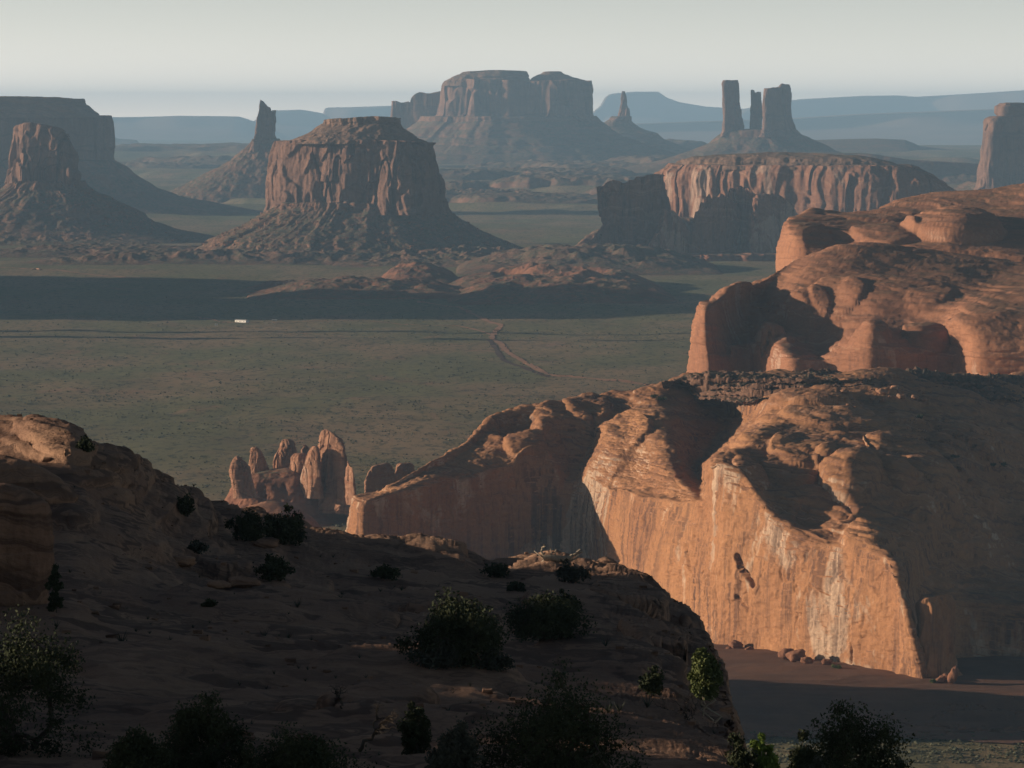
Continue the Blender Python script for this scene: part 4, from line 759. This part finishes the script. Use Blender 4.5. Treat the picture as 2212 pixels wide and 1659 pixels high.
# unseen ridge left of the frame; crest notched to shade shelf, light chosen plants
cd, cz = np.array([(40, -3), (105, -5.5), (117, -7.5), (121, -12.7), (127, -12.7), (131, -11.5), (144, -12.6), (146, -14.3), (151, -14.3), (153, -13), (163, -13.6), (167, -16.4), (175, -16.4), (179, -14.4), (198, -16.8), (206, -17.6), (216, -18.4), (230, -19.6), (250, -21.0), (262, -22.8), (276, -23.3), (290, -24.8), (315, -29.4), (338, -33.2), (360, -36), (400, -40), (440, -60)], float).T
dd = np.linspace(40, 440, 400); zz = np.interp(dd, cd, cz) + 60 * tan(SUN_EL)
RV = np.stack([np.stack([np.full_like(dd, X) + .02 * (dd - 200) * 0, dd, CZ + (zz if k == 1 else zz - dz) ], -1) for X, dz, k in ((-62, 60, 0), (-78, 22, 0), (-92, 0, 1), (-112, 12, 0), (-190, 60, 0))], 1)
RV = np.swapaxes(cr(np.swapaxes(RV, 0, 1), np.linspace(0, 4, 41)), 0, 1); RV[..., 2] += .22 * fbm(RV, 6, 3, 5)
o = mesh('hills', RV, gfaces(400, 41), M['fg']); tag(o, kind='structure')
# ------------------------------------------------------------------ plants
def tube(pts, radii, n=6):
    pts = np.asarray(pts, float); radii = np.asarray(radii, float); d = np.gradient(pts, axis=0); d /= np.linalg.norm(d, axis=1, keepdims=True) + 1e-9
    a = np.cross(d, [0.31, .9, .27]); a /= np.linalg.norm(a, axis=1, keepdims=True) + 1e-9; b = np.cross(d, a)
    th = np.arange(n) * 2 * pi / n
    V = pts[:, None] + radii[:, None, None] * (np.cos(th)[None, :, None] * a[:, None] + np.sin(th)[None, :, None] * b[:, None])
    return V.reshape(-1, 3), gfaces(len(pts), n, True)
class Wood:
    def __init__(s): s.V = []; s.F = []; s.k = 0
    def add(s, pts, r, n=6):
        v, f = tube(pts, r, n); s.V.append(v); s.F.append(f + s.k); s.k += len(v)
    def build(s, name, mat, parent): return mesh(name, np.concatenate(s.V), np.concatenate(s.F), mat, parent)
def wiggly(a, b, rng, n=7, w=.12):
    t = np.linspace(0, 1, n)[:, None]; L = np.linalg.norm(b - a); q = a + (b - a) * t
    j = rng.normal(size=(n, 3)) * L * w * np.sin(t * pi); return q + j
def leaves(cent, rad, num, size, rng):
    """many small tilted leaf sprays in clumps"""
    cent = np.asarray(cent); m = len(cent); idx = rng.integers(0, m, num)
    d = rng.normal(size=(num, 3)); d /= np.linalg.norm(d, axis=1, keepdims=True); r = 1.25 * rng.random(num)**.75
    c = cent[idx] + d * (r * np.asarray(rad)[idx])[:, None]
    a = rng.normal(size=(num, 3)) + np.array([0, 0, .6]); a /= np.linalg.norm(a, axis=1, keepdims=True)
    b = np.cross(a, rng.normal(size=(num, 3))); b /= np.linalg.norm(b, axis=1, keepdims=True)
    s = size * (.55 + .9 * rng.random(num))[:, None]
    V = np.stack([c - a * s - b * s * .35, c - a * s * .2 + b * s * .55, c + a * s * 1.1, c + b * s * -.5], 1)
    return V.reshape(-1, 3), np.arange(num * 4).reshape(-1, 4)
def plant(name, px, pyb, pyt, wpx, label, cat, D=None, mat='leaf', seed=1, dens=1.0, trunk='bark', parts=('trunk', 'crown'), lean=0.0, flat=.75, sparse=0, leafpx=3.6, group=None, low=.15, clump=.15):
    rng = np.random.default_rng(seed)
    if name.endswith('bush') and wpx < 66: pyt += .18 * (pyb - pyt); wpx *= 1.15; clump *= 1.2
    base = P(px, pyb, D) if D else hit(VF, px, pyb).copy()
    D = base[1]; top = P(px, pyt, D); h = top[2] - base[2]; wd = wpx * D / F
    t = empty(name, base, label, cat, group)
    nc = int((26 + 50 * min(1, wpx / 220)) * (1 - .5 * sparse)); C = []; R = []
    while len(C) < nc:
        q = rng.uniform(-1, 1, 3)
        if np.linalg.norm(q) > 1 or np.linalg.norm(q) < .35: continue
        zf = low + (1 - low) * (q[2] * .5 + .5)
        env = np.sqrt(max(0.05, 1 - (abs(zf - .42) / .66)**2)) * (1 + .45 * vn(q[0] * 2 + seed, q[2] * 2.3, q[1] * 2, seed))
        r = clump * wd * rng.uniform(.55, 1.2); r = min(r, h * .35)
        C.append(base + np.array([q[0] * (wd / 2 - r * .6) * env + lean * wd * zf, q[1] * (wd / 2 - r * .6) * env, max(h * zf - r * .8, r * .5)])); R.append(r)
    C = np.array(C); R = np.array(R); k = C[:, 2].argmax(); C[k, 2] = base[2] + h - R[k] * .7
    area = wpx * (pyb - pyt) * .215
    num = int(np.clip(area * 2.6 * dens * (1 - .6 * sparse), 260, 22000))
    V, f = leaves(C, R, num, leafpx * D / F, rng)
    V2 = V.reshape(-1, 4, 3); V2[:, :, 2] = np.maximum(V2[:, :, 2], base[2] - .1)
    wdm = Wood(); r0 = max(.035 * wd, .9 * D / F)
    nl = 3 if wpx > 60 else 2; forks = []
    for i in range(nl):
        a = rng.uniform(0, 2 * pi); e = base + np.array([cos(a) * wd * .16 + lean * wd * .4, sin(a) * wd * .16, h * rng.uniform(.35, .6)])
        p = wiggly(base + np.array([0, 0, -.12 * h]), e, rng); wdm.add(p, np.linspace(r0, r0 * .5, 7)); forks.append(e)
    for i in rng.permutation(nc)[:min(nc, 26 if wpx > 60 else 8)]:
        e = forks[int(np.argmin([np.linalg.norm(C[i] - q) for q in forks]))]; wdm.add(wiggly(e, C[i] + np.array([0, 0, R[i] * .3]), rng, 5, .1), np.linspace(r0 * .4, r0 * .12, 5), 5)
    wdm.build(parts[0], M[trunk], t); mesh(parts[1], V, f, M[mat], t, smooth=False)
    return t
def dead(name, px, pyb, pyt, wpx, label, D=None, seed=1, lean=.4, mat='bark', r0px=5, lev=4, up=.5):
    rng = np.random.default_rng(seed); base = P(px, pyb, D) if D else hit(VF, px, pyb).copy(); D = base[1]; h = (pyb - pyt) * D / F; wd = wpx * D / F
    t = empty(name, base, label, 'dead tree'); wood = Wood()
    def grow(a, d, L, r, l):
        b = a + d * L; p = wiggly(a, b, rng, 6, .1); wood.add(p, np.linspace(r, r * .62, 6), 5)
        if l == 0: return
        for k in range(3 if l > 1 else 2):
            nd = d + rng.normal(size=3) * .62 + np.array([lean * .25, 0, up * .3]); nd /= np.linalg.norm(nd)
            s = p[rng.integers(3, 6)] if k else p[-1]
            grow(s, nd, L * rng.uniform(.55, .82), max(r * .58, .35 * D / F), l - 1)
    d0 = np.array([lean, .1, 1.0]); d0 /= np.linalg.norm(d0)
    grow(base - d0 * .1 * h, d0, h * .42, r0px * D / F, lev); wood.build('branches', M[mat], t); return t
TR = ('trunk', 'crown'); BU = ('stems', 'foliage')
plant('juniper_tree', 60, 1760, 1322, 320, 'big dark juniper filling the bottom left corner, its very top lit yellow green', 'tree', D=115, seed=1, low=.05, dens=2.4)
plant('juniper_tree', 440, 1760, 1498, 250, 'dark juniper with a rounded top at the bottom, right of the big corner juniper', 'tree', D=103, seed=2)
plant('juniper_tree', 650, 1770, 1566, 300, 'wide low dark juniper at the bottom edge left of the bare crooked tree', 'tree', D=101, seed=3)
plant('juniper_bush', 300, 1760, 1580, 200, 'low dark juniper bush at the bottom edge beside the big corner juniper', 'bush', D=100, seed=4)
dead('dead_tree', 740, 1534, 1464, 60, 'small bare grey branched tree, the smaller of two leafless trees at the bottom', seed=5, lean=-.1, r0px=3)
dead('dead_tree', 785, 1612, 1488, 100, 'bare crooked tree leaning right at the bottom, left of the small upright juniper', D=114, seed=8, lean=.8, r0px=5)
plant('juniper_tree', 896, 1650, 1518, 78, 'small upright dark juniper beside the bare crooked tree', 'tree', D=112, seed=6)
plant('juniper_tree', 1205, 1770, 1445, 400, 'broad dark juniper spreading over the bottom centre of the rock shelf', 'tree', D=103, seed=7)
plant('sage_bush', 985, 1740, 1562, 160, 'grey green sage bush at the bottom edge left of the broad centre juniper', 'bush', D=102, seed=9, mat='sage', parts=BU)
plant('juniper_bush', 985, 1428, 1284, 235, 'large dark bush on the middle of the rock shelf, left of two', 'bush', seed=10, parts=BU)
plant('juniper_bush', 1180, 1376, 1284, 210, 'wide dark bush on the middle of the rock shelf, right of the largest one', 'bush', seed=11, parts=BU)
plant('sage_bush', 945, 1442, 1388, 110, 'greyish low sage bush in front of the large dark bush on the shelf', 'bush', seed=12, mat='sage', parts=BU)
plant('sage_bush', 1070, 1440, 1400, 90, 'small grey sage bush at the right foot of the large dark bush', 'bush', seed=13, mat='sage', parts=BU)
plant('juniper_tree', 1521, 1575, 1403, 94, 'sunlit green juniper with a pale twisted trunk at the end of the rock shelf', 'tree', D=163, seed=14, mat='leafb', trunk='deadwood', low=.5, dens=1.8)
plant('juniper_bush', 1412, 1500, 1427, 52, 'narrow dark bush just left of the sunlit juniper', 'bush', seed=15, parts=BU)
dead('dead_tree', 1490, 1650, 1462, 130, 'tangle of dark bare branches below the sunlit juniper', D=150, seed=16, lean=-.25, r0px=4)
plant('juniper_tree', 1850, 1850, 1510, 295, 'large dark juniper at the bottom right in front of the shaded sand', 'tree', D=107, seed=17, low=.1)
plant('juniper_bush', 1600, 1800, 1588, 110, 'dark bush behind the bright green shrub at the bottom right', 'bush', D=113, seed=28, parts=BU, sparse=.5)
plant('juniper_bush', 1735, 1820, 1582, 120, 'dark bush at the left foot of the large juniper at the bottom right', 'bush', D=110, seed=38, parts=BU, sparse=.3)
plant('leafy_shrub', 1640, 1730, 1588, 90, 'bright spring green shrub with thin bare twigs at the bottom right', 'shrub', D=140, seed=18, mat='bright', trunk='deadwood', parts=BU, sparse=.85, leafpx=5, clump=.12)
plant('sage_bush', 1765, 1820, 1636, 90, 'dry grey bush in front of the large juniper at the bottom right', 'bush', D=101, seed=19, mat='sage', parts=BU, sparse=.4)
plant('juniper_bush', 188, 974, 934, 37, 'small dark bush on the skyline beside the sunlit left rock top', 'bush', seed=20, parts=BU)
plant('juniper_bush', 402, 1112, 1058, 46, 'small dark bush halfway down the left rock ridge', 'bush', seed=21, parts=BU)
plant('juniper_bush', 540, 1166, 1102, 95, 'dark bush on the rock ridge, left of the pair below the spire cluster', 'bush', seed=22, parts=BU)
plant('juniper_bush', 615, 1172, 1093, 100, 'larger dark bush on the rock ridge, right of the pair below the spire cluster', 'bush', seed=23, parts=BU)
plant('juniper_bush', 388, 1206, 1163, 46, 'small dark bush above the pale loose slab on the left slope', 'bush', seed=24, parts=BU)
plant('sage_bush', 428, 1192, 1160, 44, 'faint low bush right of the one above the pale loose slab', 'bush', seed=25, mat='sage', parts=BU)
plant('juniper_bush', 600, 1256, 1198, 80, 'spreading dark bush on the ledge below the pair of ridge bushes', 'bush', seed=26, parts=BU)
plant('juniper_bush', 830, 1248, 1216, 62, 'low flat dark bush under the lit rock lip in the centre', 'bush', seed=27, parts=BU)
plant('juniper_bush', 1073, 1243, 1206, 50, 'round green bush in the notch left of the fallen dead trunk', 'bush', seed=29, parts=BU)
plant('sage_bush', 1236, 1256, 1208, 76, 'half lit grey green bush at the right end of the fallen dead trunk', 'bush', seed=30, mat='sage', parts=BU, leafpx=3.6)
plant('juniper_bush', 1113, 1275, 1250, 42, 'small bush below the notch left of the fallen dead trunk', 'bush', seed=31, parts=BU)
plant('juniper_bush', 1220, 1330, 1262, 60, 'wispy dark bush below the half lit bush and the fallen trunk', 'bush', seed=32, parts=BU, sparse=.6)
plant('juniper_tree', 119, 1345, 1222, 40, 'slender dark conifer beside the big sandstone block at the left', 'tree', D=172, seed=33)
plant('juniper_bush', 455, 1312, 1290, 34, 'tiny dark bush under the fallen slab ledge on the left slope', 'bush', seed=34, parts=BU)
# fallen dead trunk on the rock lip
p = hit(VF, 1205, 1213); p = p + np.array([0, -.15, .05]); k = p[1] / F
t = empty('fallen_trunk', p, 'weathered grey fallen tree trunk with broken branch stubs, lying on the rock lip', 'dead tree')
L = lambda dx, dy, dz=0: p + np.array([dx * k, dz, -dy * k])
rng = np.random.default_rng(3); wd = Wood()
wd.add([L(-34, -6), L(-26, -7), L(-14, -8), L(0, -6), L(14, -6), L(26, -9)], np.array([9, 8.5, 8, 7.5, 7, 5]) * k, 9); wd.build('trunk', M['deadwood'], t)
for q, r in (([(-30, -10), (-38, -20), (-36, -28), (-30, -33), (-34, -38)], 3.2), ([(-34, -8), (-44, -16), (-54, -22)], 2.6), ([(-6, -10), (-9, -20), (-6, -27)], 2.2), ([(-18, -12), (-16, -22), (-20, -30)], 1.6), ([(22, -8), (34, -16), (44, -22), (50, -20)], 4.6), ([(30, -12), (38, -20), (46, -28)], 2.6), ([(24, -4), (34, -6), (44, -14)], 3.4), ([(-32, -2), (-38, 2), (-40, 6)], 3.5), ([(-26, 0), (-28, 6)], 3)):
    wd = Wood(); wd.add(wiggly(L(*q[0]), L(*q[1]), rng, 3, .05).tolist() + [L(*x, dz=.3 * rng.normal()) for x in q[2:]], np.linspace(r, r * .4, 3 + len(q[2:])) * k, 6); wd.build('branch_stub', M['deadwood'], t)
for i, (px, py, r, sq, lab) in enumerate([(393, 1220, .62, (1.35, 1, .5), 'pale flat loose slab below a small bush on the left slope'), (528, 1268, .7, (1.5, 1, .35), 'long flat loose slab on the left slope, under the ridge bushes'), (575, 1180, .7, (1.2, 1, .5), 'loose slab at the foot of the ridge bushes below the spire cluster'), (478, 1272, .5, (1.3, 1, .5), 'small loose rock at the left end of the long flat slab')]):
    boulder(hit(VF, px, py), r, 500 + i, lab, mat='fg', sq=sq, sink=.15)

# loose stones and dry grass tufts on the shelf
rng = np.random.default_rng(21)
def strew(name, n, label_mat, smin, smax, spike):
    qx, qy = proj(VF); vis = (qx > -20) & (qx < 1600) & (qy < 1670) & (gnormals(VF)[..., 2] > .75) & (np.arange(VF.shape[0])[:, None] < VF.shape[0] * .97)
    w8 = fbm(VF, 9, 3, 90) ; vis &= w8 > 0.05
    I = np.argwhere(vis); D_ = VF[vis][:, 1]; pr = D_**-.5; I = I[rng.choice(len(I), n, p=pr / pr.sum(), replace=False)]; c_ = VF[I[:, 0], I[:, 1]]
    Vs, Fs = [], []
    for k, p in enumerate(c_):
        s = rng.uniform(smin, smax) * (1 + rng.random()**4 * 2)
        if spike:
            for q in range(14):
                a = rng.uniform(0, 2 * pi); tip = p + np.array([cos(a) * s * .7, sin(a) * s * .7, s * rng.uniform(.5, 1.1)]); o_ = np.array([-sin(a), cos(a), 0]) * s * .07
                b_ = len(Vs) * 1; Vs += [p - o_, p + o_, tip]; Fs.append((b_, b_ + 1, b_ + 2))
        else:
            u = rng.normal(size=(8, 3)); u = np.sign(rng.random((8, 3)) - .5) if False else np.array([(x, y, z) for x in (-1, 1) for y in (-1, 1) for z in (-1, 1)]) * rng.uniform(.5, 1, (8, 3))
            b_ = len(Vs); Vs += list(p + u * s * np.array([.6, .5, .32]) + np.array([0, 0, s * .12])); Fs += [(b_ + x, b_ + y, b_ + z) for q4 in ((0, 1, 3, 2), (4, 6, 7, 5), (0, 4, 5, 1), (2, 3, 7, 6), (0, 2, 6, 4), (1, 5, 7, 3)) for (x, y, z) in ((q4[0], q4[1], q4[2]), (q4[0], q4[2], q4[3]))]
    o = mesh(name, np.array(Vs), Fs, label_mat, smooth=False); tag(o, kind='stuff')
strew('loose_stones', 420, M['fg'], .08, .28, False)
strew('grass_tufts', 260, M['sage'], .09, .22, True)
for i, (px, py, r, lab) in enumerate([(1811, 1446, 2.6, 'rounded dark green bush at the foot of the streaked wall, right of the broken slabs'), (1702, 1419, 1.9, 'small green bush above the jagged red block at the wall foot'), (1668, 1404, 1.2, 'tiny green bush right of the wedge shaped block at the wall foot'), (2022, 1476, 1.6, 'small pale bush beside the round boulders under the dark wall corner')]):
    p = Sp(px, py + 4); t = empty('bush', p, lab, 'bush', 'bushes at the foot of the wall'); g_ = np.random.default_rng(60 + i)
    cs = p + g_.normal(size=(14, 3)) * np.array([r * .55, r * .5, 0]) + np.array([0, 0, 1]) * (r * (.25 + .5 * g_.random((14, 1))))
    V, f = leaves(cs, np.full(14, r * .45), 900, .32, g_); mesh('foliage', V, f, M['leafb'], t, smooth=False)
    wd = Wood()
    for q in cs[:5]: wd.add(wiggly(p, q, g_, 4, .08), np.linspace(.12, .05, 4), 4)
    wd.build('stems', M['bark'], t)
for i, (px, py) in enumerate([(2145, 1003), (2170, 1008), (2060, 985), (1990, 900), (1415, 855), (1430, 862)]):
    p = hit(VW, px, py); r = 2.2 + .8 * (i % 2); t = empty('bush', p, ['dark bush on the shaded mesa top near the right edge', 'low dark bush right of the larger one on the shaded mesa top', 'lone bush on the shaded slope of the near mesa top', 'bush below the caprock rubble on the near mesa', 'scrubby bush at the left end of the mesa crest', 'scrubby bush just right of another at the left end of the crest'][i], 'bush', 'bushes on the near mesa top'); g_ = np.random.default_rng(80 + i)
    cs = p + g_.normal(size=(12, 3)) * np.array([r * .6, r * .5, 0]) + np.array([0, 0, 1]) * (r * (.2 + .45 * g_.random((12, 1))))
    V, f = leaves(cs, np.full(12, r * .4), 700, .35, g_); mesh('foliage', V, f, M['leaf'], t, smooth=False)
